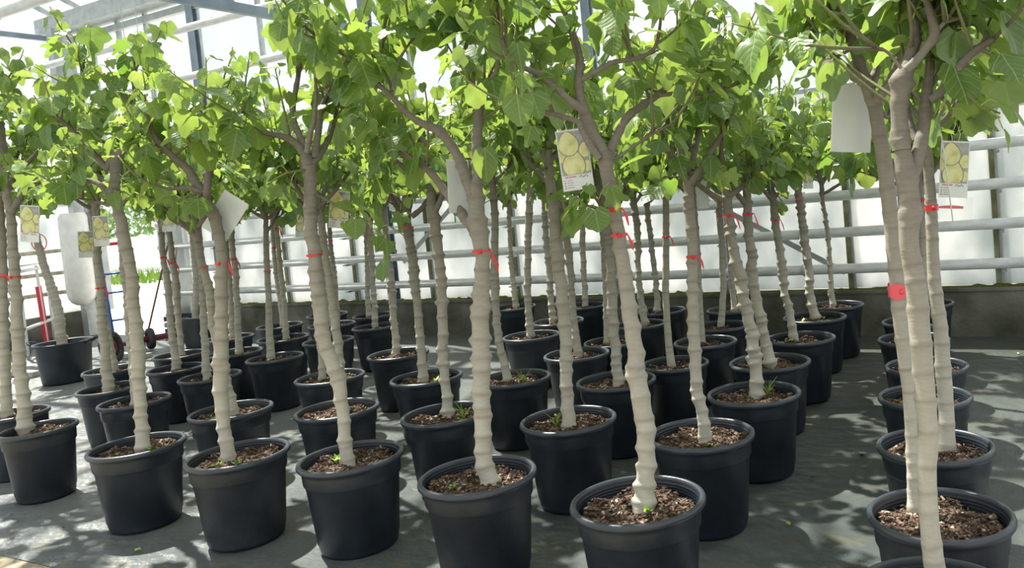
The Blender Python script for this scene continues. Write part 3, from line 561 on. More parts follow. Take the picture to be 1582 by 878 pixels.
TREES = {'a':{"sh":[[[-1.458,2.705,1.568],[-1.468,2.657,1.62],[-1.479,2.609,1.651]],[[-1.453,2.717,1.542],[-1.47,2.653,1.577],[-1.508,2.611,1.572]]],"pot":[-1.412,2.692,0.52],"trunk":[[-1.404,2.704,0.36,0.0446],[-1.388,2.72,0.517,0.0384],[-1.376,2.732,0.615,0.0372],[-1.381,2.739,0.764,0.0409],[-1.393,2.743,0.919,0.0384],[-1.394,2.748,1.014,0.0347],[-1.404,2.749,1.114,0.0347],[-1.411,2.755,1.263,0.031],[-1.421,2.759,1.413,0.0297],[-1.429,2.761,1.513,0.0273],[-1.438,2.761,1.588,0.0285],[-1.452,2.76,1.689,0.0297],[-1.459,2.763,1.776,0.0335]],"br":[[[-1.463,2.76,1.769,0.0297],[-1.5,2.747,1.867,0.0248],[-1.522,2.741,1.956,0.0211],[-1.53,2.742,2.043,0.0186],[-1.531,2.77,2.132,0.0162],[-1.554,2.787,2.225,0.0138],[-1.588,2.797,2.32,0.0101],[-1.612,2.815,2.44,0.0089]],[[-1.516,2.743,1.938,0.0186],[-1.549,2.695,1.981,0.0147],[-1.585,2.646,2.039,0.0122],[-1.623,2.584,2.087,0.0108],[-1.654,2.524,2.115,0.0095],[-1.676,2.482,2.165,0.0082],[-1.671,2.456,2.249,0.0058],[-1.661,2.445,2.36,0.0046]],[[-1.463,2.725,1.752,0.0147],[-1.487,2.694,1.82,0.0134],[-1.503,2.678,1.873,0.0122],[-1.515,2.684,1.896,0.011],[-1.568,2.658,1.921,0.0098],[-1.637,2.635,1.948,0.0086],[-1.719,2.617,1.975,0.0074]],[[-1.453,2.787,1.763,0.0212],[-1.422,2.831,1.848,0.0176],[-1.397,2.859,1.903,0.0164],[-1.366,2.9,1.936,0.0152],[-1.315,2.963,1.979,0.0141],[-1.269,3.036,2.034,0.0129],[-1.241,3.077,2.093,0.0117],[-1.211,3.141,2.147,0.0106]],[[-1.514,2.752,2.062,0.0124],[-1.44,2.747,2.085,0.011],[-1.367,2.741,2.102,0.0097],[-1.274,2.744,2.102,0.0083],[-1.208,2.735,2.119,0.0071],[-1.178,2.73,2.16,0.0058]],[[-1.441,2.804,1.747,0.0075],[-1.397,2.817,1.767,0.0062],[-1.3,2.825,1.816,0.0055],[-1.198,2.847,1.859,0.0043]],[[-1.301,2.971,1.983,0.009],[-1.243,3.047,1.99,0.0078],[-1.178,3.125,1.976,0.0066],[-1.067,3.254,2.017,0.0053]]]},
'b':{"sh":[[[-2.141,2.88,1.818],[-2.068,2.885,1.825],[-1.995,2.899,1.804]]],"pot":[-2.233,2.776,0.523],"trunk":[[-2.183,2.791,0.36,0.0424],[-2.197,2.791,0.509,0.0396],[-2.196,2.804,0.707,0.0396],[-2.189,2.819,0.882,0.041],[-2.185,2.831,1.045,0.0424],[-2.169,2.852,1.241,0.0382],[-2.159,2.866,1.382,0.0353],[-2.167,2.871,1.524,0.0424],[-2.169,2.879,1.665,0.0339],[-2.16,2.888,1.741,0.0269],[-2.155,2.897,1.834,0.024]],"br":[[[-2.155,2.895,1.819,0.024],[-2.15,2.904,1.912,0.0226],[-2.141,2.915,2.002,0.0212],[-2.128,2.926,2.085,0.0198],[-2.109,2.941,2.157,0.0198]],[[-2.158,2.934,2.09,0.0142],[-2.182,2.95,2.194,0.0129],[-2.207,2.954,2.283,0.0129],[-2.201,2.973,2.355,0.0072],[-2.188,2.998,2.471,0.0058]],[[-2.173,2.874,1.632,0.0212],[-2.19,2.87,1.696,0.0269],[-2.211,2.864,1.777,0.024],[-2.232,2.857,1.841,0.0226],[-2.256,2.826,1.914,0.0211],[-2.28,2.794,1.958,0.0196],[-2.313,2.756,1.983,0.0167],[-2.347,2.718,2.019,0.0138],[-2.385,2.658,2.1,0.0109],[-2.427,2.585,2.19,0.0094],[-2.464,2.536,2.247,0.008],[-2.495,2.476,2.285,0.0066],[-2.527,2.429,2.342,0.0065],[-2.56,2.382,2.398,0.0058],[-2.594,2.325,2.492,0.0051]],[[-2.171,2.866,1.49,0.0212],[-2.211,2.871,1.535,0.0242],[-2.297,2.878,1.641,0.0201],[-2.349,2.878,1.709,0.0188],[-2.398,2.879,1.771,0.0174],[-2.473,2.888,1.83,0.0147],[-2.558,2.892,1.88,0.0134],[-2.639,2.9,1.942,0.012]],[[-2.1,2.945,2.15,0.0113],[-2.068,2.952,2.168,0.0099],[-2.044,2.956,2.216,0.0084],[-2.027,2.96,2.325,0.0056],[-2.022,2.962,2.491,0.0049]],[[-2.386,2.657,2.097,0.0082],[-2.406,2.674,2.167,0.0069],[-2.442,2.672,2.262,0.0062],[-2.434,2.694,2.359,0.0055]],[[-2.384,2.66,2.13,0.0068],[-2.372,2.696,2.24,0.0062],[-2.332,2.746,2.335,0.0055],[-2.284,2.809,2.404,0.0049],[-2.222,2.883,2.529,0.0042]]]},
'c':{"sh":[[[-3.133,2.874,1.742],[-3.007,2.902,1.667],[-2.891,2.924,1.601],[-2.79,2.951,1.549]],[[-3.158,2.869,1.865],[-3.23,2.797,1.854],[-3.303,2.722,1.799]],[[-2.79,2.951,1.549],[-2.772,2.956,1.476],[-2.782,2.946,1.399]]],"pot":[-3.056,2.843,0.505],"trunk":[[-3.078,2.841,0.36,0.0383],[-3.084,2.844,0.491,0.0335],[-3.086,2.852,0.651,0.0335],[-3.094,2.857,0.78,0.0367],[-3.121,2.851,0.91,0.0383],[-3.147,2.843,1.002,0.0367],[-3.161,2.85,1.22,0.0383],[-3.167,2.859,1.419,0.0351],[-3.175,2.865,1.585,0.0335],[-3.172,2.877,1.745,0.0335],[-3.167,2.889,1.888,0.0335]],"br":[[[-3.171,2.885,1.866,0.0319],[-3.181,2.884,1.937,0.0239],[-3.196,2.857,1.986,0.0191],[-3.215,2.827,2.02,0.0174],[-3.24,2.792,2.037,0.0141],[-3.28,2.727,2.056,0.0109]],[[-3.17,2.89,1.936,0.0191],[-3.22,2.893,2.044,0.016],[-3.247,2.896,2.12,0.0145],[-3.254,2.908,2.196,0.0145],[-3.227,2.944,2.362,0.0113],[-3.209,2.975,2.523,0.0081],[-3.196,3.003,2.685,0.0065]],[[-3.164,2.915,1.919,0.0208],[-3.165,2.954,2.016,0.0162],[-3.16,2.973,2.097,0.0146],[-3.153,3.006,2.194,0.0114],[-3.1,3.064,2.321,0.0082],[-3.051,3.119,2.433,0.0066]],[[-3.143,2.86,1.949,0.0142],[-3.09,2.848,2.037,0.0125],[-3.053,2.849,2.111,0.0109],[-3.024,2.852,2.262,0.0077],[-3.014,2.832,2.412,0.0061]]]},
'f':{"sh":[[[-3.846,2.791,1.802],[-3.893,2.732,1.798],[-3.951,2.666,1.762]],[[-3.845,2.793,1.815],[-3.865,2.746,1.772],[-3.879,2.713,1.724]]],"pot":[-3.745,2.735,0.506],"trunk":[[-3.835,2.742,0.36,0.0391],[-3.838,2.747,0.507,0.0357],[-3.848,2.751,0.645,0.0374],[-3.848,2.761,0.815,0.0408],[-3.836,2.779,0.983,0.0391],[-3.826,2.792,1.118,0.034],[-3.82,2.806,1.288,0.034],[-3.807,2.823,1.456,0.0306],[-3.816,2.827,1.576,0.0306],[-3.837,2.823,1.697,0.0323],[-3.866,2.813,1.768,0.0306]],"br":[[[-3.866,2.813,1.768,0.0289],[-3.909,2.797,1.875,0.0255],[-3.932,2.778,1.938,0.022],[-3.97,2.739,2.0,0.0186],[-4.008,2.701,2.071,0.0151],[-4.031,2.682,2.13,0.0117],[-4.046,2.669,2.225,0.0084]],[[-3.873,2.822,1.802,0.0239],[-3.874,2.851,1.904,0.0205],[-3.854,2.877,1.977,0.0189],[-3.822,2.933,2.053,0.0156],[-3.792,2.986,2.12,0.0122],[-3.761,3.035,2.275,0.0087]],[[-3.864,2.794,1.81,0.0152],[-3.9,2.743,1.842,0.0118],[-3.956,2.68,1.842,0.0083],[-4.0,2.636,1.871,0.0066]],[[-3.863,2.847,1.931,0.0137],[-3.85,2.839,2.056,0.0119],[-3.823,2.849,2.171,0.0085],[-3.759,2.88,2.3,0.0068]]]},
'e':{"sh":[[[-4.619,2.779,1.863],[-4.54,2.798,1.871],[-4.484,2.814,1.833]]],"pot":[-4.564,2.712,0.504],"trunk":[[-4.569,2.746,0.36,0.0404],[-4.568,2.755,0.534,0.0367],[-4.567,2.76,0.608,0.0349],[-4.57,2.77,0.792,0.0367],[-4.564,2.78,0.901,0.0404],[-4.569,2.792,1.122,0.0367],[-4.573,2.804,1.343,0.0349],[-4.581,2.809,1.491,0.0331],[-4.594,2.807,1.565,0.0367],[-4.608,2.809,1.714,0.0331],[-4.63,2.807,1.863,0.0294],[-4.623,2.822,2.046,0.0257]],"br":[[[-4.623,2.822,2.039,0.0257],[-4.624,2.824,2.083,0.0202],[-4.674,2.806,2.021,0.0202],[-4.709,2.779,2.08,0.0184],[-4.724,2.741,2.137,0.0164],[-4.753,2.698,2.223,0.0145],[-4.807,2.652,2.311,0.0108]],[[-4.626,2.821,2.046,0.022],[-4.604,2.835,2.088,0.0184],[-4.57,2.866,2.121,0.0166],[-4.559,2.888,2.205,0.0111],[-4.55,2.926,2.371,0.0074],[-4.545,2.949,2.52,0.0065],[-4.551,2.966,2.652,0.0056]],[[-4.668,2.808,1.836,0.0184],[-4.737,2.81,1.908,0.0167],[-4.806,2.811,1.944,0.0149],[-4.875,2.799,1.965,0.0131]],[[-4.656,2.84,2.064,0.0148],[-4.708,2.852,2.147,0.013],[-4.785,2.837,2.192,0.0112],[-4.876,2.817,2.258,0.0094],[-4.868,2.83,2.407,0.0075],[-4.841,2.868,2.78,0.0056]],[[-4.629,2.77,1.799,0.0109],[-4.662,2.72,1.826,0.0091],[-4.709,2.652,1.854,0.0072]]]},
'g':{"sh":[],"pot":[-5.759,2.814,0.438],"trunk":[[-5.931,2.824,0.36,0.0465],[-5.935,2.834,0.608,0.0423],[-5.944,2.846,0.863,0.0402],[-5.941,2.863,1.116,0.0381],[-5.94,2.883,1.412,0.0338],[-5.942,2.906,1.793,0.0296],[-5.955,2.91,1.963,0.0254],[-5.963,2.919,2.175,0.0233]],"br":[[[-5.963,2.919,2.167,0.0233],[-5.965,2.929,2.345,0.0211],[-5.974,2.935,2.515,0.019],[-5.985,2.942,2.727,0.0169]],[[-5.924,2.907,1.842,0.0232],[-5.853,2.927,1.92,0.0189],[-5.79,2.941,1.982,0.0168],[-5.673,2.97,2.013,0.0125]]]},
'h':{"sh":[],"pot":[-6.499,3.022,0.464],"trunk":[[-6.654,3.062,0.36,0.0396],[-6.651,3.077,0.608,0.0373],[-6.644,3.098,0.887,0.035],[-6.638,3.119,1.166,0.035],[-6.626,3.149,1.538,0.0326],[-6.619,3.17,1.817,0.0303],[-6.623,3.183,2.05,0.028]],"br":[]},
'i':{"sh":[],"pot":[-7.418,4.271,0.469],"trunk":[[-7.504,4.343,0.36,0.0412],[-7.524,4.346,0.609,0.0353],[-7.548,4.349,0.846,0.0323],[-7.576,4.357,1.202,0.0294],[-7.596,4.365,1.498,0.0265],[-7.606,4.378,1.793,0.0265],[-7.625,4.384,2.03,0.0265]],"br":[]},
'j':{"sh":[],"pot":[-6.534,3.733,0.48],"trunk":[[-6.617,3.76,0.36,0.0411],[-6.621,3.78,0.74,0.0386],[-6.628,3.794,1.023,0.036],[-6.624,3.812,1.27,0.0334],[-6.632,3.819,1.461,0.0309],[-6.621,3.848,1.82,0.0309],[-6.619,3.862,2.025,0.0257]],"br":[]},
'k':{"sh":[],"pot":[-5.792,3.465,0.467],"trunk":[[-5.854,3.518,0.36,0.0375],[-5.862,3.533,0.705,0.0352],[-5.872,3.546,0.988,0.0328],[-5.875,3.559,1.223,0.0305],[-5.888,3.568,1.458,0.0281],[-5.889,3.585,1.74,0.0281],[-5.901,3.593,1.976,0.0258]],"br":[]},
'l':{"sh":[],"pot":[-6.681,4.384,0.459],"trunk":[[-6.807,4.473,0.36,0.04],[-6.813,4.48,0.558,0.0357],[-6.832,4.483,0.771,0.0329],[-6.833,4.499,1.028,0.03],[-6.838,4.508,1.217,0.0286],[-6.858,4.51,1.414,0.0257],[-6.859,4.527,1.677,0.0257],[-6.852,4.545,1.904,0.0257]],"br":[]},
'm':{"sh":[],"pot":[-7.361,4.886,0.478],"trunk":[[-7.49,4.986,0.36,0.0348],[-7.488,4.995,0.533,0.0316],[-7.492,5.002,0.673,0.0316],[-7.496,5.015,0.913,0.0348],[-7.496,5.028,1.122,0.0348],[-7.517,5.031,1.346,0.0316],[-7.523,5.041,1.549,0.0285],[-7.537,5.049,1.803,0.0253]],"br":[]},
'n':{"sh":[],"pot":[-5.946,4.177,0.465],"trunk":[[-6.038,4.219,0.36,0.0394],[-6.044,4.23,0.621,0.0315],[-6.04,4.247,0.857,0.0315],[-6.038,4.261,1.067,0.0289],[-6.032,4.278,1.277,0.0263],[-6.034,4.29,1.487,0.0263],[-6.037,4.302,1.697,0.0236]],"br":[]},
'o':{"sh":[],"pot":[-4.673,3.401,0.514],"trunk":[[-4.7,3.445,0.36,0.0358],[-4.732,3.44,0.575,0.0316],[-4.764,3.435,0.747,0.0295],[-4.782,3.435,0.896,0.0274],[-4.798,3.433,1.003,0.0274],[-4.8,3.442,1.172,0.0274],[-4.822,3.44,1.322,0.0274],[-4.843,3.437,1.429,0.0274],[-4.855,3.438,1.557,0.0274],[-4.864,3.444,1.727,0.0253]],"br":[]},
'p':{"sh":[],"pot":[-6.739,5.017,0.489],"trunk":[[-6.848,5.145,0.36,0.0372],[-6.85,5.155,0.566,0.0341],[-6.844,5.172,0.783,0.031],[-6.843,5.186,1.0,0.031],[-6.838,5.2,1.185,0.031],[-6.854,5.206,1.404,0.0279],[-6.85,5.226,1.683,0.0279],[-6.853,5.24,1.931,0.0279]],"br":[]},
'q':{"sh":[],"pot":[-7.72,5.694,0.503],"trunk":[[-7.833,5.828,0.36,0.0388],[-7.836,5.837,0.569,0.037],[-7.838,5.849,0.781,0.0352],[-7.835,5.869,1.062,0.0317],[-7.844,5.882,1.345,0.0317],[-7.844,5.904,1.698,0.0282]],"br":[]},
'r':{"sh":[],"pot":[-5.998,4.849,0.478],"trunk":[[-6.146,4.929,0.36,0.0377],[-6.147,4.947,0.68,0.0333],[-6.138,4.968,0.94,0.029],[-6.135,4.985,1.189,0.029],[-6.129,5.007,1.478,0.0261],[-6.118,5.026,1.685,0.0232]],"br":[]},
's':{"sh":[],"pot":[-6.873,5.683,0.508],"trunk":[[-6.992,5.816,0.36,0.0337],[-6.989,5.834,0.667,0.0303],[-6.994,5.847,0.903,0.0303],[-7.005,5.857,1.153,0.0286],[-7.01,5.868,1.376,0.0269],[-7.017,5.877,1.579,0.0269],[-7.015,5.896,1.848,0.0269]],"br":[]},
't':{"sh":[],"pot":[-7.741,6.373,0.514],"trunk":[[-7.853,6.516,0.36,0.0339],[-7.874,6.527,0.745,0.0302],[-7.898,6.534,1.049,0.0283],[-7.904,6.554,1.427,0.0264],[-7.904,6.578,1.804,0.0264]],"br":[]},
'u':{"sh":[],"pot":[-7.752,7.087,0.486],"trunk":[[-7.75,7.242,0.36,0.0361],[-7.754,7.253,0.596,0.0361],[-7.753,7.27,0.868,0.0341],[-7.769,7.277,1.11,0.0321],[-7.776,7.29,1.367,0.0301],[-7.774,7.31,1.672,0.0281]],"br":[]},
'v':{"sh":[],"pot":[-6.969,6.422,0.506],"trunk":[[-7.105,6.539,0.36,0.0364],[-7.117,6.548,0.653,0.0328],[-7.134,6.558,0.946,0.0328],[-7.146,6.575,1.311,0.0291],[-7.152,6.595,1.676,0.0291]],"br":[]},
'w':{"sh":[],"pot":[-6.122,5.574,0.481],"trunk":[[-6.254,5.676,0.36,0.035],[-6.265,5.69,0.717,0.0318],[-6.282,5.702,1.037,0.0286],[-6.298,5.714,1.356,0.0286],[-6.303,5.731,1.675,0.0286]],"br":[]},
'x':{"sh":[],"pot":[-4.725,4.281,0.506],"trunk":[[-4.881,4.347,0.36,0.0295],[-4.878,4.357,0.532,0.027],[-4.885,4.366,0.73,0.027],[-4.893,4.377,0.976,0.0246],[-4.897,4.391,1.223,0.0246],[-4.908,4.404,1.519,0.0246],[-4.92,4.413,1.766,0.0246]],"br":[]},
'y':{"sh":[],"pot":[-3.889,3.551,0.512],"trunk":[[-3.877,3.582,0.36,0.0381],[-3.878,3.591,0.563,0.0341],[-3.879,3.598,0.672,0.0321],[-3.884,3.611,0.917,0.0301],[-3.898,3.615,1.11,0.0281],[-3.915,3.621,1.329,0.024],[-3.928,3.624,1.49,0.026],[-3.932,3.63,1.611,0.024],[-3.944,3.633,1.772,0.024]],"br":[]},
'z':{"sh":[],"pot":[-6.911,7.004,0.486],"trunk":[[-7.073,7.091,0.36,0.0345],[-7.073,7.107,0.676,0.0306],[-7.058,7.132,0.943,0.0306],[-7.055,7.153,1.249,0.0268],[-7.05,7.17,1.47,0.0268],[-7.053,7.188,1.784,0.0268]],"br":[]},
'A':{"sh":[],"pot":[-6.21,6.3,0.481],"trunk":[[-6.328,6.418,0.36,0.0397],[-6.323,6.439,0.707,0.0311],[-6.326,6.449,0.887,0.0311],[-6.325,6.473,1.246,0.0345],[-6.316,6.495,1.522,0.0311],[-6.309,6.514,1.763,0.0276]],"br":[]},
'B':{"sh":[],"pot":[-4.778,5.07,0.509],"trunk":[[-4.914,5.19,0.36,0.0359],[-4.912,5.205,0.627,0.0318],[-4.92,5.214,0.838,0.0318],[-4.915,5.228,1.02,0.0359],[-4.939,5.228,1.216,0.0276],[-4.938,5.247,1.497,0.0207],[-4.934,5.26,1.668,0.0221]],"br":[]},
'C':{"sh":[],"pot":[-3.87,4.359,0.513],"trunk":[[-3.934,4.395,0.36,0.0368],[-3.933,4.406,0.565,0.0345],[-3.938,4.417,0.777,0.0322],[-3.942,4.425,0.93,0.0311],[-3.949,4.432,1.105,0.0368],[-3.956,4.439,1.267,0.0357],[-3.968,4.443,1.425,0.0368],[-3.981,4.446,1.578,0.0414]],"br":[[[-4.0,4.437,1.603,0.0299],[-4.035,4.426,1.708,0.0253],[-4.081,4.405,1.758,0.0207],[-4.094,4.373,1.889,0.016]],[[-3.979,4.449,1.61,0.0299],[-3.972,4.461,1.738,0.0253],[-3.96,4.475,1.875,0.0207],[-3.932,4.505,2.102,0.0161]],[[-3.951,4.473,1.574,0.0207],[-3.889,4.519,1.627,0.0185],[-3.86,4.549,1.679,0.0162],[-3.77,4.604,1.809,0.0116]]]},
'D':{"sh":[[[-3.102,3.718,1.702],[-3.016,3.729,1.702],[-2.971,3.739,1.668]],[[-3.133,3.704,1.743],[-3.178,3.648,1.767],[-3.214,3.615,1.715]]],"pot":[-3.066,3.584,0.508],"trunk":[[-3.105,3.656,0.36,0.0397],[-3.112,3.661,0.524,0.0321],[-3.115,3.667,0.653,0.0302],[-3.117,3.672,0.744,0.034],[-3.109,3.689,0.947,0.0321],[-3.106,3.702,1.131,0.0321],[-3.106,3.71,1.248,0.0321],[-3.112,3.719,1.445,0.0321],[-3.121,3.723,1.59,0.0321],[-3.126,3.73,1.741,0.0283]],"br":[[[-3.127,3.73,1.734,0.0264],[-3.125,3.741,1.892,0.0227],[-3.149,3.736,2.008,0.0189],[-3.216,3.738,2.072,0.0171],[-3.363,3.688,2.126,0.0134]],[[-3.133,3.75,1.741,0.0209],[-3.06,3.805,1.84,0.0171],[-3.011,3.847,1.918,0.0152],[-2.975,3.886,2.067,0.0114]]]},
'E':{"sh":[[[-3.277,4.548,1.79],[-3.205,4.547,1.718],[-3.19,4.549,1.628]]],"pot":[-3.163,4.413,0.503],"trunk":[[-3.251,4.473,0.36,0.0397],[-3.278,4.47,0.561,0.0286],[-3.297,4.469,0.712,0.0286],[-3.302,4.479,0.911,0.0286],[-3.297,4.492,1.078,0.033],[-3.292,4.505,1.232,0.0286],[-3.276,4.527,1.455,0.0264],[-3.274,4.539,1.635,0.0264],[-3.276,4.55,1.812,0.0242]],"br":[]},
'F':{"sh":[],"pot":[-3.952,5.829,0.499],"trunk":[[-4.054,5.971,0.36,0.0374],[-4.058,5.982,0.604,0.0345],[-4.057,5.995,0.811,0.0345],[-4.048,6.011,0.983,0.0345],[-4.027,6.041,1.28,0.0345],[-4.0,6.073,1.571,0.0345],[-3.992,6.087,1.726,0.0317],[-3.988,6.1,1.898,0.0288]],"br":[]},
'G':{"sh":[],"pot":[-5.245,7.424,0.522],"trunk":[[-5.32,7.596,0.36,0.0405],[-5.328,7.606,0.635,0.0332],[-5.34,7.616,0.894,0.0295],[-5.341,7.629,1.108,0.0276],[-5.332,7.653,1.409,0.0258],[-5.322,7.677,1.703,0.0258]],"br":[]},
'H':{"sh":[],"pot":[-4.103,6.526,0.501],"trunk":[[-4.239,6.645,0.36,0.0347],[-4.244,6.658,0.633,0.0331],[-4.24,6.677,0.903,0.0347],[-4.251,6.692,1.232,0.0315],[-4.25,6.713,1.553,0.0299],[-4.248,6.728,1.786,0.0284]],"br":[]},
'I':{"sh":[],"pot":[-4.34,7.444,0.495],"trunk":[[-4.409,7.603,0.36,0.0422],[-4.408,7.618,0.638,0.0334],[-4.407,7.628,0.786,0.0352],[-4.399,7.655,1.151,0.0352],[-4.389,7.673,1.34,0.0317],[-4.392,7.689,1.629,0.0317]],"br":[]},
'J':{"sh":[],"pot":[-3.102,5.148,0.504],"trunk":[[-3.15,5.254,0.36,0.0443],[-3.164,5.261,0.613,0.032],[-3.17,5.272,0.835,0.0271],[-3.171,5.29,1.135,0.032],[-3.183,5.294,1.304,0.032],[-3.193,5.298,1.442,0.0295],[-3.2,5.307,1.64,0.0295]],"br":[]},
'K':{"sh":[],"pot":[-3.034,5.597,0.46],"trunk":[[-3.148,5.706,0.36,0.0236],[-3.141,5.723,0.619,0.0223],[-3.134,5.74,0.828,0.0209],[-3.134,5.757,1.09,0.0209],[-3.129,5.776,1.351,0.0209]],"br":[]},
'L':{"sh":[],"pot":[-2.4,4.431,0.512],"trunk":[[-2.41,4.47,0.36,0.0389],[-2.408,4.482,0.571,0.0348],[-2.416,4.49,0.76,0.0368],[-2.413,4.503,0.944,0.0368],[-2.411,4.515,1.12,0.0348],[-2.409,4.527,1.291,0.0328],[-2.42,4.53,1.428,0.0287],[-2.42,4.542,1.612,0.0266]],"br":[]},
'M':{"sh":[[[-2.273,3.658,1.639],[-2.205,3.658,1.613],[-2.132,3.648,1.568]],[[-2.283,3.673,1.777],[-2.332,3.613,1.765],[-2.367,3.581,1.735]]],"pot":[-2.264,3.61,0.515],"trunk":[[-2.262,3.619,0.36,0.0378],[-2.268,3.627,0.564,0.0361],[-2.268,3.634,0.681,0.0361],[-2.257,3.655,0.931,0.0361],[-2.266,3.666,1.166,0.0361],[-2.272,3.674,1.345,0.0378],[-2.277,3.682,1.521,0.0344],[-2.284,3.688,1.673,0.031],[-2.289,3.695,1.811,0.0275]],"br":[[[-2.29,3.694,1.805,0.0275],[-2.288,3.701,1.897,0.0224],[-2.294,3.704,2.001,0.0206],[-2.297,3.706,2.053,0.0189],[-2.255,3.765,2.102,0.0156],[-2.22,3.809,2.152,0.0122]],[[-2.297,3.692,1.829,0.0172],[-2.339,3.654,1.936,0.0154],[-2.378,3.605,2.025,0.0119],[-2.428,3.565,2.165,0.0085],[-2.433,3.56,2.299,0.0068]]]},
'N':{"sh":[],"pot":[-3.146,6.35,0.459],"trunk":[[-3.164,6.481,0.36,0.029],[-3.187,6.485,0.64,0.0318],[-3.192,6.489,0.745,0.0318],[-3.194,6.497,0.89,0.029],[-3.183,6.521,1.19,0.0318],[-3.193,6.535,1.486,0.0347],[-3.208,6.534,1.586,0.0261]],"br":[]},
'O':{"sh":[],"pot":[-3.268,7.059,0.489],"trunk":[[-3.366,7.198,0.36,0.0414],[-3.367,7.216,0.694,0.0303],[-3.383,7.229,1.027,0.0287],[-3.4,7.241,1.353,0.0287],[-3.407,7.249,1.539,0.0255]],"br":[]},
'P':{"sh":[],"pot":[-2.205,4.912,0.463],"trunk":[[-2.264,4.992,0.36,0.0331],[-2.275,4.997,0.559,0.0287],[-2.276,5.009,0.762,0.0265],[-2.273,5.023,0.96,0.0265],[-2.264,5.033,1.047,0.0265],[-2.248,5.061,1.35,0.0254],[-2.236,5.082,1.574,0.0242],[-2.228,5.094,1.705,0.022]],"br":[]},
'Q':{"sh":[],"pot":[-2.258,5.618,0.481],"trunk":[[-2.323,5.731,0.36,0.0272],[-2.324,5.746,0.633,0.0223],[-2.322,5.764,0.905,0.0223],[-2.317,5.782,1.152,0.0198],[-2.322,5.795,1.4,0.0198]],"br":[]},
'R':{"sh":[],"pot":[-2.365,6.259,0.469],"trunk":[[-2.417,6.381,0.36,0.0381],[-2.393,6.405,0.572,0.0299],[-2.373,6.427,0.761,0.0299],[-2.377,6.432,0.87,0.0286],[-2.366,6.456,1.152,0.0272],[-2.371,6.465,1.338,0.0272],[-2.368,6.482,1.577,0.0245]],"br":[]},
'S':{"sh":[],"pot":[-2.555,7.074,0.471],"trunk":[[-2.583,7.233,0.36,0.0427],[-2.589,7.242,0.588,0.029],[-2.59,7.246,0.667,0.0305],[-2.596,7.261,0.955,0.0275],[-2.604,7.281,1.322,0.0275]],"br":[]},
'U':{"sh":[],"pot":[-1.58,5.004,0.522],"trunk":[[-1.585,5.068,0.36,0.0379],[-1.614,5.063,0.55,0.0379],[-1.636,5.06,0.695,0.0379],[-1.655,5.06,0.84,0.0379],[-1.664,5.067,1.022,0.0358],[-1.67,5.077,1.242,0.0337],[-1.67,5.091,1.457,0.0316],[-1.669,5.101,1.612,0.0295]],"br":[]},
'V':{"sh":[[[-1.554,4.354,1.654],[-1.467,4.372,1.762],[-1.381,4.409,1.807]],[[-1.554,4.354,1.654],[-1.442,4.391,1.679],[-1.37,4.415,1.643]]],"pot":[-1.447,4.252,0.52],"trunk":[[-1.476,4.337,0.36,0.0457],[-1.459,4.354,0.529,0.0384],[-1.461,4.359,0.613,0.0384],[-1.475,4.362,0.782,0.0366],[-1.501,4.359,0.95,0.0347],[-1.506,4.363,1.045,0.0347],[-1.525,4.361,1.175,0.0347],[-1.541,4.361,1.301,0.0274],[-1.544,4.367,1.426,0.0293],[-1.553,4.37,1.551,0.0293],[-1.56,4.373,1.661,0.0274]],"br":[]},
'W':{"sh":[[[-1.459,3.585,1.67],[-1.384,3.591,1.688],[-1.28,3.611,1.678]],[[-1.463,3.584,1.695],[-1.502,3.535,1.767],[-1.541,3.493,1.786]]],"pot":[-1.471,3.508,0.506],"trunk":[[-1.456,3.528,0.36,0.0339],[-1.466,3.53,0.516,0.0308],[-1.482,3.532,0.672,0.0308],[-1.479,3.54,0.779,0.0308],[-1.478,3.552,0.948,0.0308],[-1.472,3.568,1.157,0.0277],[-1.464,3.582,1.316,0.0277],[-1.466,3.591,1.473,0.0277],[-1.466,3.598,1.578,0.0262],[-1.468,3.603,1.686,0.0277]],"br":[[[-1.471,3.601,1.677,0.0246],[-1.488,3.599,1.78,0.0185],[-1.495,3.625,1.89,0.017],[-1.468,3.655,1.955,0.014],[-1.423,3.704,2.008,0.0125],[-1.343,3.781,2.033,0.011]],[[-1.462,3.63,1.694,0.0217],[-1.438,3.672,1.807,0.0156],[-1.42,3.711,1.914,0.0141],[-1.383,3.763,2.068,0.011],[-1.353,3.811,2.225,0.0079]]]},
'X':{"sh":[[[-1.74,5.897,1.547],[-1.703,5.891,1.496],[-1.665,5.896,1.435]]],"pot":[-1.578,5.77,0.496],"trunk":[[-1.654,5.892,0.36,0.0434],[-1.677,5.893,0.6,0.0313],[-1.702,5.89,0.766,0.0313],[-1.711,5.895,0.916,0.0361],[-1.723,5.905,1.168,0.0313],[-1.736,5.909,1.333,0.0337],[-1.746,5.917,1.546,0.0265]],"br":[]},
'Y':{"sh":[],"pot":[-1.68,6.625,0.524],"trunk":[[-1.708,6.744,0.36,0.0435],[-1.729,6.749,0.642,0.0381],[-1.729,6.759,0.805,0.0381],[-1.753,6.765,1.09,0.0381],[-1.766,6.775,1.369,0.0326],[-1.785,6.783,1.654,0.0326]],"br":[]},
'Z':{"sh":[],"pot":[-1.631,7.222,0.483],"trunk":[[-1.694,7.376,0.36,0.0323],[-1.699,7.386,0.604,0.0265],[-1.697,7.401,0.827,0.0235],[-1.707,7.415,1.128,0.022],[-1.725,7.421,1.371,0.0206],[-1.726,7.431,1.548,0.0235]],"br":[[[-1.727,7.429,1.524,0.0235],[-1.751,7.425,1.656,0.0176],[-1.77,7.423,1.787,0.0147],[-1.799,7.423,2.025,0.0118]],[[-1.722,7.432,1.524,0.0206],[-1.658,7.473,1.646,0.0176],[-1.639,7.493,1.803,0.0147],[-1.591,7.531,2.004,0.0118]]]},
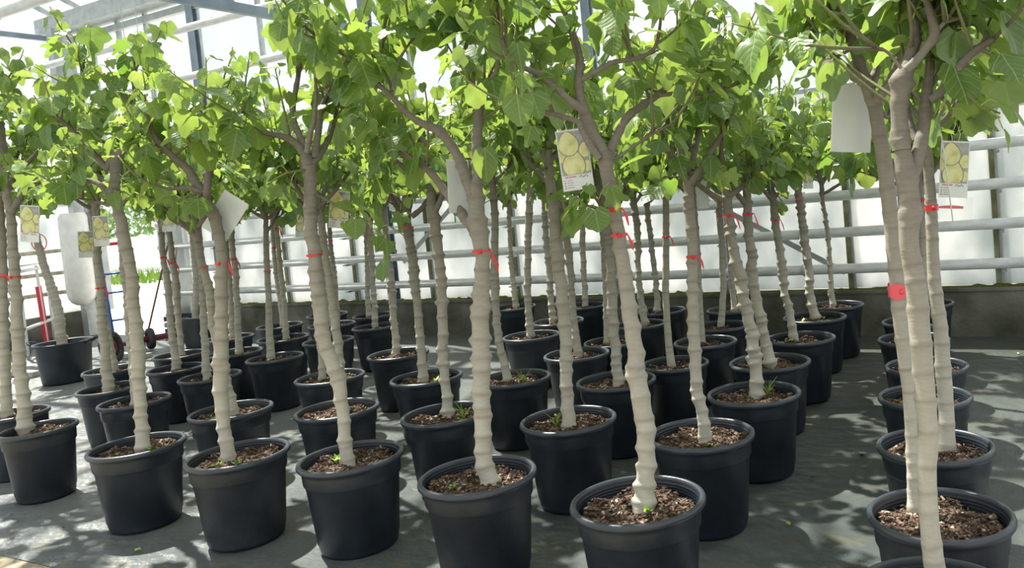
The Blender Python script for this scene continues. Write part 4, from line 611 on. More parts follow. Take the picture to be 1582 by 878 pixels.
'r0':{"sh":[[[-0.178,2.523,1.882],[-0.161,2.505,1.815],[-0.126,2.509,1.765],[-0.079,2.532,1.742]],[[-0.234,2.523,1.815],[-0.211,2.533,1.787],[-0.204,2.535,1.758]],[[-0.122,2.521,1.929],[-0.07,2.523,1.893],[-0.024,2.522,1.85]]],"pot":[-0.3,2.27,0.47],"trunk":[[-0.311,2.393,0.36,0.0353],[-0.317,2.394,0.464,0.0334],[-0.323,2.398,0.578,0.0306],[-0.323,2.407,0.704,0.0288],[-0.314,2.419,0.832,0.0306],[-0.314,2.427,0.958,0.0316],[-0.315,2.431,1.03,0.0325],[-0.319,2.437,1.157,0.0334],[-0.322,2.443,1.284,0.0316],[-0.332,2.445,1.39,0.0306],[-0.329,2.45,1.446,0.0316],[-0.326,2.453,1.468,0.0381],[-0.324,2.455,1.49,0.0381],[-0.325,2.457,1.512,0.0325],[-0.329,2.46,1.594,0.0344],[-0.336,2.461,1.669,0.026]],"br":[[[-0.336,2.46,1.666,0.0269],[-0.338,2.463,1.725,0.0251],[-0.336,2.468,1.79,0.0241],[-0.329,2.475,1.836,0.0288],[-0.324,2.48,1.869,0.0306],[-0.308,2.502,1.909,0.0205],[-0.285,2.53,1.992,0.0159],[-0.294,2.541,2.06,0.0113],[-0.304,2.554,2.157,0.0094]],[[-0.311,2.477,1.892,0.0148],[-0.287,2.479,1.911,0.0129],[-0.256,2.486,1.945,0.0128],[-0.232,2.49,1.983,0.0146],[-0.236,2.479,2.031,0.0118],[-0.248,2.466,2.094,0.01]],[[-0.329,2.469,1.557,0.0224],[-0.309,2.482,1.607,0.0205],[-0.295,2.492,1.656,0.0205],[-0.28,2.516,1.72,0.0187],[-0.269,2.526,1.794,0.0178],[-0.257,2.55,1.887,0.0132],[-0.25,2.569,1.963,0.0113],[-0.25,2.587,2.059,0.0085]],[[-0.259,2.52,1.801,0.0149],[-0.234,2.523,1.815,0.013],[-0.197,2.522,1.854,0.0129],[-0.162,2.521,1.898,0.0128],[-0.122,2.521,1.929,0.0109],[-0.081,2.521,1.948,0.0099]],[[-0.302,2.514,1.692,0.0113],[-0.316,2.532,1.734,0.0104],[-0.322,2.543,1.783,0.0086],[-0.328,2.554,1.822,0.0067]],[[-0.229,2.492,1.987,0.0082],[-0.209,2.492,2.005,0.0064],[-0.184,2.495,2.033,0.0045]],[[-0.32,2.438,1.896,0.0055],[-0.348,2.392,1.94,0.0041],[-0.382,2.342,1.958,0.0044]]]},
'r1':{"sh":[[[-0.552,2.965,2.104],[-0.585,2.915,2.125],[-0.627,2.858,2.102]],[[-0.58,2.932,1.996],[-0.612,2.884,2.036],[-0.642,2.848,2.059]]],"pot":[-0.349,2.834,0.466],"trunk":[[-0.442,2.937,0.36,0.0263],[-0.439,2.949,0.562,0.0252],[-0.438,2.96,0.722,0.024],[-0.441,2.967,0.859,0.0252],[-0.45,2.974,1.055,0.0286],[-0.452,2.983,1.211,0.032],[-0.457,2.989,1.342,0.0309],[-0.462,2.993,1.447,0.0298],[-0.467,2.998,1.572,0.0298],[-0.475,3.001,1.687,0.0286],[-0.493,3.002,1.849,0.0263]],"br":[[[-0.493,3.002,1.844,0.0252],[-0.51,2.997,1.908,0.0229],[-0.523,2.994,1.962,0.0217],[-0.54,2.99,2.037,0.0195],[-0.56,2.984,2.112,0.0172],[-0.593,2.971,2.179,0.0149],[-0.624,2.96,2.251,0.0126]],[[-0.523,2.98,1.924,0.0171],[-0.55,2.946,1.961,0.0147],[-0.576,2.912,1.994,0.0124],[-0.6,2.878,2.023,0.0089]],[[-0.501,3.024,1.909,0.0173],[-0.481,3.051,1.977,0.0162],[-0.463,3.075,2.039,0.0151],[-0.455,3.094,2.093,0.0116]],[[-0.5,3.057,1.876,0.0105],[-0.46,3.084,1.802,0.0082],[-0.429,3.132,1.941,0.0059],[-0.403,3.177,2.083,0.0047]]]},
'r2':{"sh":[],"pot":[-0.436,3.545,0.466],"trunk":[[-0.402,3.615,0.36,0.0358],[-0.391,3.631,0.553,0.0358],[-0.391,3.64,0.691,0.0358],[-0.395,3.652,0.925,0.033],[-0.405,3.659,1.114,0.0303],[-0.404,3.671,1.303,0.0275],[-0.399,3.683,1.443,0.0248],[-0.403,3.693,1.639,0.0234],[-0.402,3.704,1.793,0.0206]],"br":[[[-0.402,3.703,1.788,0.0193],[-0.391,3.716,1.902,0.0165],[-0.369,3.769,2.013,0.0139],[-0.304,3.843,2.121,0.0112],[-0.237,3.932,2.261,0.0085]],[[-0.389,3.709,1.764,0.0138],[-0.328,3.78,1.856,0.0111],[-0.228,3.87,1.918,0.0098],[-0.127,3.949,1.965,0.007]],[[-0.397,3.733,1.849,0.0111],[-0.45,3.744,1.939,0.0098],[-0.524,3.746,2.034,0.007]]]},
'r3':{"sh":[],"pot":[-0.562,4.305,0.458],"trunk":[[-0.566,4.363,0.36,0.0284],[-0.555,4.382,0.601,0.0251],[-0.547,4.398,0.8,0.0234],[-0.54,4.417,1.034,0.0217],[-0.534,4.435,1.267,0.02],[-0.532,4.445,1.41,0.02],[-0.532,4.455,1.567,0.02]],"br":[]},
'r4':{"sh":[],"pot":[-0.627,4.971,0.465],"trunk":[[-0.637,5.064,0.36,0.029],[-0.636,5.083,0.673,0.0251],[-0.635,5.1,0.943,0.0232],[-0.641,5.114,1.214,0.0232],[-0.649,5.125,1.446,0.0212]],"br":[]},
'r5':{"sh":[],"pot":[-0.795,5.743,0.467],"trunk":[[-0.819,5.868,0.36,0.0292],[-0.815,5.884,0.615,0.027],[-0.819,5.896,0.84,0.0247],[-0.82,5.912,1.11,0.0247],[-0.828,5.922,1.335,0.0225]],"br":[]},
'r6':{"sh":[],"pot":[-0.872,6.401,0.472],"trunk":[[-0.882,6.562,0.36,0.03],[-0.878,6.581,0.647,0.0275],[-0.873,6.599,0.897,0.025],[-0.873,6.615,1.147,0.025],[-0.877,6.628,1.398,0.0225]],"br":[]},
'r7':{"sh":[],"pot":[-0.887,7.238,0.464],"trunk":[[-0.904,7.395,0.36,0.0308],[-0.901,7.411,0.635,0.028],[-0.901,7.429,0.915,0.0252],[-0.903,7.45,1.251,0.0252]],"br":[]},
'big':{"sh":[],"pot":[-10.123,5.318,0.613],"trunk":[[-10.33,5.423,0.36,0.0576],[-10.35,5.429,0.659,0.0538],[-10.376,5.432,0.93,0.0499],[-10.426,5.421,1.15,0.0461],[-10.476,5.408,1.363,0.0422],[-10.524,5.399,1.613,0.0384],[-10.571,5.39,1.872,0.0384]],"br":[]},
'tub':{"sh":[],"pot":[-9.997,7.03,0.507],"trunk":[[-10.208,7.041,0.36,0.0395],[-10.159,7.097,0.878,0.0395],[-10.163,7.117,1.23,0.0351],[-10.171,7.141,1.669,0.0351]],"br":[]}}
FORKS = [(TREES[k]['trunk'][-1][0]+dx, TREES[k]['trunk'][-1][1], lat, z0, z1, pr) for k, dx, lat, z0, z1, pr in (('r0', .05, .28, 1.4, 2.12, .95), ('r1', 0, .12, 1.4, 2.05, .85), ('a', 0, .24, 1.5, 2.15, .85), ('b', -.08, .26, 1.5, 2.15, .85), ('c', 0, .14, 1.5, 2.1, .75), ('f', 0, .16, 1.5, 2.05, .7), ('e', 0, .16, 1.5, 2.1, .7), ('W', 0, .1, 1.5, 1.95, .6), ('C', 0, .12, 1.4, 1.85, .7))]
LABEL = {'a': 'white-stemmed fig in the front-row pot nearest the camera, photo tag beside its fork',
'b': 'front-row fig with a thick leaning side limb and a long branch reaching up left',
'c': 'front-row fig whose trunk kinks left at mid height, third pot left from the nearest',
'f': 'front-row fig with a blank white card hanging askew at its fork',
'e': 'front-row fig with three spreading limbs, right of the dusty scuffed pot',
'g': 'low-forked fig in the dusty scuffed pot at the far left of the front row',
'h': 'slim fig cut by the left edge, its pot half hidden behind the dusty scuffed pot',
'i': 'slender fig behind the stem with a photo tag, right of the wide handled tub',
'j': 'slender fig with a yellow photo tag and red tie, near the yard door',
'k': 'fig hidden behind the three-limbed front-row fig, its pot directly behind that pot',
'l': 'slim red-tied fig in the nearer of two small pots by the yard door',
'm': 'slim red-tied fig in the farther of two small pots by the yard door',
'n': 'slim fig in the wide-rimmed low pot left of the trunk with the blank askew card',
'o': 'fig leaning behind the trunk with the askew blank card, pot right behind that pot',
'p': 'slim red-tied fig right of the askew blank card, second pot back in that file',
'q': 'slim fig in the farthest pot of the file behind the askew blank card',
'r': 'straight smooth fig with a red tie in the open-standing pot left of the kinked trunk',
's': 'thin red-tied fig in the pot directly behind the open-standing pot at centre left',
't': 'thinnest fig in the farthest pot near the ledge, behind the open-standing pot',
'u': 'thin fig in the small far pot by the ledge, right of the kinked trunk',
'v': 'fig almost hidden by the kinked front trunk, its pot second from the ledge',
'w': 'fig with a yellow photo tag half hidden by the kinked front trunk, third from ledge',
'x': 'fig hidden by the kinked front trunk, only its stem foot showing, two pots behind it',
'y': 'fig crossing close behind the kinked front trunk, in the pot directly behind that front pot',
'z': 'thin red-tied fig in the farthest pot before the galvanised column at centre left',
'A': 'slim straight fig, second pot from the ledge, before the galvanised column at centre left',
'B': 'knobbly fig rising from the open pot left of the low Y-forked fig',
'C': 'fig with a dark low Y-shaped fork, in front of the left diagonal brace',
'D': 'knobbly fig with a small weed in its soil, left behind the leaning-limbed front fig',
'E': 'fig leaning left, its dark pot just right behind the leaning-limbed front trunk',
'F': 'upright fig with many small knobs, left behind the stout trunk with grass in its soil',
'G': 'short thin fig in a far pot right against the ledge, left of the centre',
'H': 'knobbly slim fig, second pot from the ledge at the centre, left of the stout trunk',
'I': 'straight slim fig in a far pot against the mossy ledge at the centre',
'J': 'fig leaning close behind the stout mid-row trunk, ending low behind the leafy sprig',
'K': 'fig almost wholly hidden behind the two overlapping trunks at centre right, small pot rim showing',
'L': 'fig with a burly ringed stem, in the pot behind left of the nearest pot',
'M': 'stout mid-row fig with green grass sprouting in its soil, between the two nearest front-row pots',
'N': 'very knobbly fig leaning left in a far pot just right of the nearest white stem',
'O': 'dark slim fig forked near its top, far pot by the ledge behind the nearest stem',
'P': 'smooth straight fig with a red tie and dangling tail, right behind the nearest stem',
'Q': 'fig hidden behind the stem right of the nearest pot, its small round pot showing',
'R': 'smooth pale slim fig with a red tie, right beside the paired leaning knobbly stems',
'S': 'short fig hidden by the paired leaning stems, farthest pot of that file',
'U': 'right-hand stem of the two leaning knobbly stems, in the farther of their two pots',
'V': 'left of the two leaning knobbly stems, with a swollen foot, in their nearer pot',
'W': 'upright red-tied fig in the big pot directly behind the nearest pot on its right',
'X': 'heavily knobbed leaning fig, third pot along the right aisle, curled leaf at its neck',
'Y': 'zigzag knobbly fig with yellow fallen leaves on its soil, fourth pot along the right aisle',
'Z': 'thin smooth fig forking in a small Y, farthest pot beside the aisle against the ledge',
'r0': 'largest white fig stem with a swollen double knot, pot cut by the bottom edge',
'r1': 'white fig stem with a wide red film wrap, left of the largest right-hand stem',
'r2': 'white fig stem with a red tie and photo tag, right of the largest right-hand stem',
'r3': 'fig in the fourth pot of the right row, stem hidden behind the big white stems',
'r4': 'fig in the fifth pot of the separate right row, hidden behind the big white stems',
'r5': 'fig in the sixth pot of the separate right row, hidden behind the big white stems',
'r6': 'fig in the seventh pot of the separate right row, second from the concrete ledge',
'r7': 'fig in the last pot of the separate right row, close to the concrete ledge'}
WEEDS = {'a': [(.06, -.03, 'leaf')], 'b': [(-.08, -.08, 'leaf')], 'M': [(-.06, -.03, 'grass')], 'D': [(.10, .0, 'leaf'), (.11, .02, 'grass')], 'C': [(.05, .04, 'leaf')], 'f': [(.05, -.05, 'leaf'), (-.03, -.10, 'leaf')],
         'e': [(-.06, -.10, 'leaf'), (.06, .04, 'leaf')], 'c': [(-.13, .04, 'leaf'), (-.10, .0, 'leaf')], 'X': [(-.08, .04, 'leaf')], 'Y': [(-.10, -.02, 'leaf'), (.04, .12, 'leaf')], 'l': [(.08, .05, 'leaf')], 'r': [(-.08, .02, 'leaf')], 'W': [(.06, -.07, 'leaf')], 'E': [(.09, -.02, 'grass')], 'o': [(-.02, -.1, 'leaf')], 'V': [(.05, .1, 'grass')]}
FRONT = set('abcfegMDWVCLUEoy') | {'r0', 'r1', 'r2'}
def fig_tree(k, d):
    q = np.random.default_rng(abs(hash_(k)))
    px, py, D = d['pot']; near = k in FRONT
    t = thing('potted_fig_tree', LABEL[k], 'potted tree', (px, py, 0), 0, 'potted fig trees in the greenhouse')
    o3 = np.array([px, py, 0.])
    bm_, rm_ = pot_meshes(D, 1 if k in ('g', 'h', 'r1', 'b', 'f') else (0, 2)[hash_(k) % 2])
    po = obj('pot', bm_, t, rotz=q.uniform(0, 6)); obj('rim', rm_, po)
    so_ = obj('soil', soil_mesh(.213*D/.5, hash_(k) % 5, 1300 if near else 450), t, (0, 0, .012))
    for wx, wy, kd in WEEDS.get(k, []): weed(so_, wx, wy, kd, q)
    # trunk
    C4 = np.array(d['trunk']); C4[:, :3] -= o3; C4[:, 3] *= .93
    r0 = C4[1][3]; low_top = C4[-1][2]
    C4[0][3] = C4[1][3]*1.22; base = C4[0].copy(); C4[0][2] = .375
    tb = MB(); seg = 20 if near else 12
    if low_top < 1.5:
        dd = (C4[-1]-C4[-2])[:3]; dd = dd/np.linalg.norm(dd)*.4+np.array([0, 0, .6]); dd /= np.linalg.norm(dd)
        C4 = np.vstack([C4, [*(C4[-1][:3]+dd*(1.62-low_top)), C4[-1][3]*.9]])
    flare = [[*C4[0][:3], C4[0][3]], *C4[1:].tolist()]
    kn = .07 if k in ('r0', 'r1', 'r2', 'r3', 'P', 'R', 'r') else (.26 if k in 'XYZNOHDBUVAG' else .17)
    S = woody(tb, flare, seg, q, .006 if near else .010, .0, .42, (.05, .11), kn, kn*1.9, kn*1.3)
    tr = part('trunk', tb, M['bark'], t)
    # primary branches
    prim = [np.array(b_)-np.array([px, py, 0, 0]) for b_ in d['br']]; nman = len(prim)
    top = C4[-1]; want = 5 if k not in ('r0', 'a', 'b') else 0
    a0 = q.uniform(0, 6.28)
    for j in range(max(want-nman, 0) if nman else want-1+int(q.integers(2))):
        a = a0+j*2*math.pi/(want-nman if nman else want-1)+q.uniform(-.4, .4); z_ = top[2]-(.16*q.random() if j else 0)
        P0 = np.array([np.interp(z_, S[:, 2], S[:, i]) for i in range(3)]) if z_ < S[-1, 2] else S[-1]
        e = q.uniform(.25, .95)
        G = grow(P0, [math.cos(a), math.sin(a), e], q.uniform(.28, .46), q, .7, .15)
        rr_ = np.linspace(top[3]*.75, .009, len(G)); prim.append(np.column_stack([G, rr_]))
    # leader
    if nman == 0:
        G = grow(S[-1], [q.normal(0, .25), q.normal(0, .25), 1], q.uniform(.35, .55), q, .3, .12); prim.append(np.column_stack([G, np.linspace(top[3]*.85, .008, len(G))]))
    lm = MB(); na = 22 if near else 14
    global SKIP
    SKIP = np.array([px, py]); ns = 5 if near else 4.8
    for j, pb in enumerate(prim):
        b = MB(); man = j < nman
        G = woody(b, pb, 12 if near else 7, q, .008 if near else .022, .38, .52, (.04, .09), .16, .30, .08)
        L = np.linalg.norm(np.diff(G, axis=0), axis=1).sum()
        cnt = max(2, int(ns*L/.42*q.uniform(.8, 1.2))); ts = list(q.uniform(.40 if not man else .5, .97, cnt))+[1.0]
        if man and L > .6: ts = ts[:max(3, int(cnt*.75))]+[1.0]
        for tt in ts:
            i = min(int(tt*(len(G)-1)), len(G)-1); p = G[i]; tn = G[i]-G[max(i-3, 0)]; tn = tn/(np.linalg.norm(tn)+1e-9)
            out_ = np.array([p[0]-S[-1][0], p[1]-S[-1][1], 0.]); out_ /= np.linalg.norm(out_)+.15
            if tt == 1.0: dv = tn+np.array([0, 0, .35])
            else: dv = tn*.3+out_*.35+np.array([q.normal(0, .55), q.normal(0, .55), q.uniform(-.1, 1.0)])
            Ls = q.uniform(.22, .50)*(1 if p[2] < 2.2 else .75)
            Sh = grow(p, dv, Ls, q, q.uniform(.2, 1.0), .22, 6)
            if Sh[-1][2] > 2.95: Sh = Sh[:3]
            r1 = np.interp(tt, [0, 1], [.0075, .006]); b.tube(Sh, np.linspace(r1, .0028, len(Sh)), 6, 0, np.stack([np.zeros(len(Sh)), np.linspace(.55, 1, len(Sh))], 1))
            shoot_leaves(lm, Sh, q, na, .2, .045, .155, {'a': 1.82, 'b': 1.78, 'r0': 1.80, 'r1': 1.85, 'c': 1.72, 'f': 1.75, 'e': 1.75}.get(k, 1.55))
        part('branch', b, M['bark'], tr)
    SKIP = None
    for n_, sh in enumerate(d.get('sh', [])):
        Sh = catmull(np.array(sh)-o3, .03); b = MB(); b.tube(Sh, np.linspace(.0075, .003, len(Sh)), 6, 0, np.stack([np.zeros(len(Sh)), np.linspace(.6, 1, len(Sh))], 1))
        shoot_leaves(lm, Sh, q, na, .25, .045*.9, .155*.95); part('branch', b, M['bark'], tr)
    part('foliage', lm, [M['leaf'], M['petiole']], t, True, uv=True)
    for (x, y, z, r) in RIB.get(k, []):
        b = MB(); c = np.array([x, y, z])-o3
        a = np.arange(14)*2*math.pi/14; rr_ = r*1.10+.001; wd = .005 if k not in ('r1',) else .024
        if k == 'r2': wd = .011
        V = [[c[0]+rr_*math.cos(t_), c[1]+rr_*math.sin(t_), c[2]+s*wd*(1+.25*math.sin(3*t_))] for s in (-1, 1) for t_ in a]
        b.add(V, [(j, (j+1) % 14, 14+(j+1) % 14, 14+j) for j in range(14)])
        if q.random() < .7 or k in ('r1', 'r2', 'g'):
            tl = q.uniform(.05, .11); w_ = wd*1.1; sd = np.array([math.cos(.48), math.sin(.48), 0]); p0 = c+sd*rr_+np.array([.46, -.88, 0])*r*.3
            dn = np.array([.25*sd[0], .25*sd[1], -1.]) if k != 'r2' else np.array([sd[0], sd[1], -.1])
            if k == 'g': dn = np.array([-sd[0], -sd[1], .5])*1.0; p0 = c-sd*rr_
            if k == 'r1': tl = .12
            wv_ = np.array([sd[0], sd[1], 0]) if k not in ('r2', 'g') else np.array([0, 0, 1.])
            b.add([p0-wv_*w_*.4, p0+wv_*w_*.4, p0+dn*tl*.5+wv_*w_*.7+[0, .01, 0], p0+dn*tl*.5-wv_*w_*.5, p0+dn*tl+wv_*w_*.4, p0+dn*tl-wv_*w_*.5], [(0, 1, 2, 3), (3, 2, 4, 5)])
            b.box(c+np.array([.46, -.88, 0])*rr_, (.014, .012, .016))
        part('ribbon', b, M['pink_tape'] if k in ('r1',) else M['red_tape'], t, label='red plastic tie')
def hash_(k): return sum((ord(c)*(31**i)) for i, c in enumerate(k))*2654435761 % 100003
RIB = {"a":[[-1.434,2.762,1.553,0.0279],[-1.424,2.76,1.455,0.0287]],
"b":[[-2.161,2.867,1.416,0.037]],
"c":[[-3.168,2.86,1.444,0.0349]],
"f":[[-3.809,2.821,1.433,0.0311]],
"o":[[-4.832,3.438,1.373,0.0274]],
"p":[[-6.847,5.203,1.304,0.0293]],
"r":[[-6.135,4.986,1.194,0.0289]],
"s":[[-7.016,5.876,1.558,0.0269]],
"t":[[-7.903,6.549,1.329,0.0269]],
"z":[[-7.052,7.161,1.363,0.0268]],
"C":[[-3.974,4.444,1.499,0.0391]],
"m":[[-7.515,5.031,1.32,0.032]],
"l":[[-6.857,4.51,1.402,0.0259]],
"j":[[-6.625,3.809,1.229,0.0339]],
"i":[[-7.579,4.358,1.261,0.0288]],
"g":[[-5.94,2.883,1.42,0.0337]],
"h":[[-6.63,3.139,1.408,0.0335]],
"big":[[-10.528,5.398,1.637,0.0384]],
"R":[[-2.371,6.465,1.338,0.0272]],
"V":[[-1.544,4.367,1.429,0.0293]],
"U":[[-1.67,5.087,1.398,0.0322]],
"P":[[-2.251,5.055,1.284,0.0256]],
"X":[[-1.734,5.908,1.304,0.0333]],
"Y":[[-1.77,6.777,1.429,0.0326]],
"W":[[-1.465,3.579,1.28,0.0277]],
"r1":[[-0.452,2.982,1.183,0.0314]],
"r2":[[-0.4,3.682,1.432,0.025]],
"r3":[[-0.532,4.447,1.437,0.02]],
"L":[[-2.42,4.532,1.46,0.0283]],
"u":[[-7.775,7.289,1.335,0.0303]]}
for k in TREES:
    if k not in ('big', 'tub'): fig_tree(k, TREES[k])

# ---------------------------------------------------------------- hanging photo tags
VD = np.array([-.4626, .8866, 0.]); RD = np.array([.8866, .4626, 0.])       # away from / across the viewer's side of the bench
def place_tag(k, T, lab):
    x, y, z, w, h, rot, kind = T; yaw = 0
    w = .12; h = .235
    if k == 'T2': yaw = 48
    if k == 'T17': yaw = 70
    if k in ('T6', 'T14', 'T8'): yaw = 35
    if k == 'T11': yaw = 25
    if k == 'T3': w, h = .15, .235
    if k == 'T13': w, h = .145, .245
    t = thing('hanging_tag', lab, 'plant tag', (x, y, z), 0, 'variety photo tags hung in the fig trees')
    t.rotation_euler = (Matrix.Rotation(math.atan2(RD[1], RD[0])+R_(yaw), 3, 'Z') @ Matrix.Rotation(R_(rot)*-1, 3, 'Y')).to_euler()
    # local x across, z up, -y towards the viewer
    b = MB(); b.box((0, 0, 0), (w, .0012, h)); part('card', b, M['white'] if kind == 'front' else M['cardback'], t, False)
    q = np.random.default_rng(hash_(k))
    if kind == 'front':
        ph = h*.74; b = MB(); b.box((0, -.0012, (h-ph)/2-.004), (w*.94, .0008, ph-.004)); pp = part('photo_print', b, M['photo_grey'], t, False)
        zc = (h-ph)/2
        a = np.arange(20)*2*math.pi/20; b = MB()
        figs = [(-.017, .040, .041, .1), (-.006, -.042, .045, -.15), (.045, .012, .026, .1), (-.045, -.004, .022, .4), (.046, -.050, .020, 0)]
        for n_, (fx, fz, fr, fa) in enumerate(figs):
            rr_ = fr*(1+.30*np.exp(-(np.angle(np.exp(1j*(a-math.pi/2)))/.45)**2)); xx = rr_*np.cos(a+fa)*.95+fx; zz = rr_*np.sin(a+fa)+fz+zc-.012
            xx = np.clip(xx, -w*.465, w*.465); zz = np.clip(zz, zc-ph/2, zc+ph/2-.006)
            yy = -.0020-.0003*(5-n_)
            cx_, cz_ = xx.mean(), zz.mean(); ox = np.clip(cx_+(xx-cx_)*1.09, -w*.468, w*.468); oz = np.clip(cz_+(zz-cz_)*1.09, zc-ph/2, zc+ph/2-.005)
            b.add(np.stack([ox, np.full(20, yy+.00015), oz], 1), [tuple(range(20))], 1)
            b.add(np.stack([xx, np.full(20, yy), zz], 1), [tuple(range(20))])
        part('fig_picture', b, [M['photo_fig'], M['photo_edge']], pp, False)
        b = MB(); z0 = -h/2
        for n_ in range(7): b.box((-.045+n_*.0065, -.0011, z0+.052), (.0045, .0006, .005+.002*(n_ % 2)), mi=0)
        for n_ in range(6): b.box((.010+n_*.006, -.0011, z0+.050+.003*math.sin(n_*2)), (.0035, .0006, .006), mi=1)
        for n_ in range(4): b.box((-.05, -.0011, z0+.040-n_*.0095), (.005, .0006, .005), mi=(2, 0, 0, 1)[n_]); b.box((-.03, -.0011, z0+.040-n_*.0095), (.02+.006*(n_ % 2), .0006, .0018), mi=1)
        part('printed_lines', b, [M['red_ink'], M['black_ink'], M['green_ink']], t, False)
    b = MB(); b.box((0, .002, 0), (w*1.03, .0004, h*1.02)); b.box((0, -.0042, 0), (w*1.03, .0003, h*1.02)); part('plastic_sleeve', b, M['film'], t, False)
    b = MB(); b.tube([(-.012, 0, h/2-.008), (-.02, 0, h/2+.03), (0, 0, h/2+.075), (.018, 0, h/2+.03), (.010, 0, h/2-.008)], .0012, 5); part('hanging_loop', b, M['white_plastic'], t)
    if k == 'T12':
        b = MB(); b.box((.012, 0, -h/2-.045), (w*1.25, .0005, .10)); part('loose_film', b, M['film'], t, False)
        b = MB(); b.beam((-.075, -.03, .145), (-.005, -.03, -.22), .0015, .011); part('strap', b, M['white_plastic'], t, False, 'white plastic strap')
TAGS = {'T1': ([-1.584,2.753,1.759,0.116,0.232,3,"front"], 'photo tag of yellow figs with red print, hanging left of the nearest white stem'),
'T2': ([-2.257,2.88,1.707,0.074,0.24,-3,"back"], 'narrow turned blank card hanging left of the trunk with the leaning side limb'),
'T3': ([-3.824,2.885,1.679,0.138,0.227,-38,"back"], 'blank white card hanging askew, corner down, in the front-row fig at left'),
'T4': ([-5.724,2.903,1.754,0.12,0.232,-8,"front"], 'tilted yellow fig photo tag at the far left edge above the wide handled tub'),
'T5': ([-6.495,3.792,1.677,0.157,0.238,-3,"front"], 'larger of the two yellow fig photo tags side by side above the yard door'),
'T6': ([-7.566,4.272,1.577,0.087,0.232,-4,"front"], 'smaller turned yellow fig photo tag just left of its larger twin by the yard door'),
'T7': ([-6.705,4.499,1.743,0.107,0.225,-3,"front"], 'yellow fig photo tag half behind leaves, left of the askew blank card'),
'T8': ([-6.81,5.255,1.815,0.105,0.186,-3,"front"], 'small yellow fig photo tag peeping out behind the askew blank card'),
'T9': ([-6.411,5.668,1.571,0.134,0.388,-6,"front"], 'yellow fig photo tag partly behind the kinked front trunk on its left'),
'T10': ([-3.905,3.76,1.665,0.123,0.245,-10,"front"], 'yellow fig photo tag with print showing, just right of the kinked front trunk'),
'T11': ([-5.929,6.484,1.749,0.108,0.243,-4,"back"], 'small pale blank card near the galvanised column at centre left'),
'T12': ([-0.301,3.687,1.586,0.146,0.239,-7,"front"], 'yellow fig photo tag in loose clear film with white strap, right of the white stems'),
'T13': ([-0.58,3.045,1.809,0.146,0.245,-7,"back"], 'large blank white card hanging left of the big white stems at the right'),
'T14': ([-1.695,6.829,1.617,0.071,0.163,-3,"front"], 'small turned yellow fig photo tag hanging high at the right aisle'),
'T15': ([-2.266,6.535,1.577,0.12,0.24,-3,"front"], 'yellow fig photo tag behind the paired leaning knobbly stems'),
'T16': ([-1.935,6.705,1.653,0.174,0.152,-3,"back"], 'pale blank card lying level between the knobbly figs of the right aisle'),
'T17': ([-2.22,4.984,1.681,0.039,0.19,-2,"front"], 'yellow fig photo tag seen nearly edge-on above the smooth red-tied stem'),
'T18': ([-2.278,5.828,1.549,0.084,0.139,0,"back"], 'small pale blank card behind the stem right of the nearest pot')}
for k, (T, lab) in TAGS.items(): place_tag(k, T, lab)

t = thing('rolled_label', 'short white rolled label with a blue band, caught in the branches right of centre-top', 'label', (-.66, 3.12, 2.10))
t.rotation_euler = (0, .16, 0); w = MB(); w.tube([(0, 0, -.09), (0, 0, .09)], .026, 16); part('roll', w, M['white_plastic'], t); w = MB(); w.tube([(0, 0, -.02), (0, 0, .02)], .0268, 16, cap=False); part('band', w, M['blue_paint'], t)
# ---------------------------------------------------------------- things by the door
def handled_tub():
    d = TREES['big']; px, py, D = d['pot']; R = D/2; q = np.random.default_rng(9)
    t = thing('potted_fig_tree', 'rough-barked fig in the widest black tub with two looped handles, far left by the door', 'potted tree', (px, py, 0), 0, 'potted fig trees in the greenhouse')
    s = R/.25; b = MB(); b.lathe([(0, .01), (.19*s, .01), (.195*s, 0), (.20*s, .01), (.232*s, .44), (.236*s, .445), (.25*s, .447), (.252*s, .458), (.245*s, .468), (.228*s, .462), (.215*s, .36)], 48); po = part('pot', b, M['pot'], t)
    for sg in (-1, 1):
        b = MB(); c = np.array([.8866, .4626, 0])*sg; side = np.array([-.4626, .8866, 0]); P = [c*R*.97+side*.06+[0, 0, .44], c*(R+.05)+side*.06+[0, 0, .47], c*(R+.085)+side*.03+[0, 0, .485], c*(R+.085)-side*.03+[0, 0, .485], c*(R+.05)-side*.06+[0, 0, .47], c*R*.97-side*.06+[0, 0, .44]]
        b.tube(P, .013, 8); part('handle', b, M['pot'], po)
    obj('soil', soil_mesh(.215*s, 2, 350), t)
    C4 = np.array(d['trunk']); C4[:, :2] -= [px, py]; tb = MB(); S = woody(tb, C4, 14, q, .015, .1, .35, (.03, .07), .10, .35, .15); tr = part('trunk', tb, M['bark'], t)
    lm = MB()
    for j in range(4):
        a = j*1.57+q.uniform(-.3, .3); G = grow(S[-1], [math.cos(a), math.sin(a), .8], .35, q, .6, .15); b = MB(); woody(b, np.column_stack([G, np.linspace(.022, .008, len(G))]), 7, q, .03, .4, .6)
        for _ in range(5):
            Sh = grow(G[int(q.integers(3, 8))], [q.normal(), q.normal(), .8], q.uniform(.25, .4), q, .5, .2, 6); b.tube(Sh, np.linspace(.006, .003, 7), 5, 0, np.stack([np.zeros(7), np.linspace(.6, 1, 7)], 1)); shoot_leaves(lm, Sh, q, 14, .12, .045, .155, 1.5)
        part('branch', b, M['bark'], tr)
    part('foliage', lm, [M['leaf'], M['petiole']], t, True, uv=True)
    x, y, z, r = RIB['big'][0]; b = MB(); a = np.arange(18)*2*math.pi/18
    b.tube([(x-px+.09*math.cos(u)*RD[0]+.03, y-py+.09*math.cos(u)*RD[1], z+.10*math.sin(u)) for u in a], .006, 5, closed=True); part('ribbon', b, M['red_tape'], t, label='loose red loop')
handled_tub()
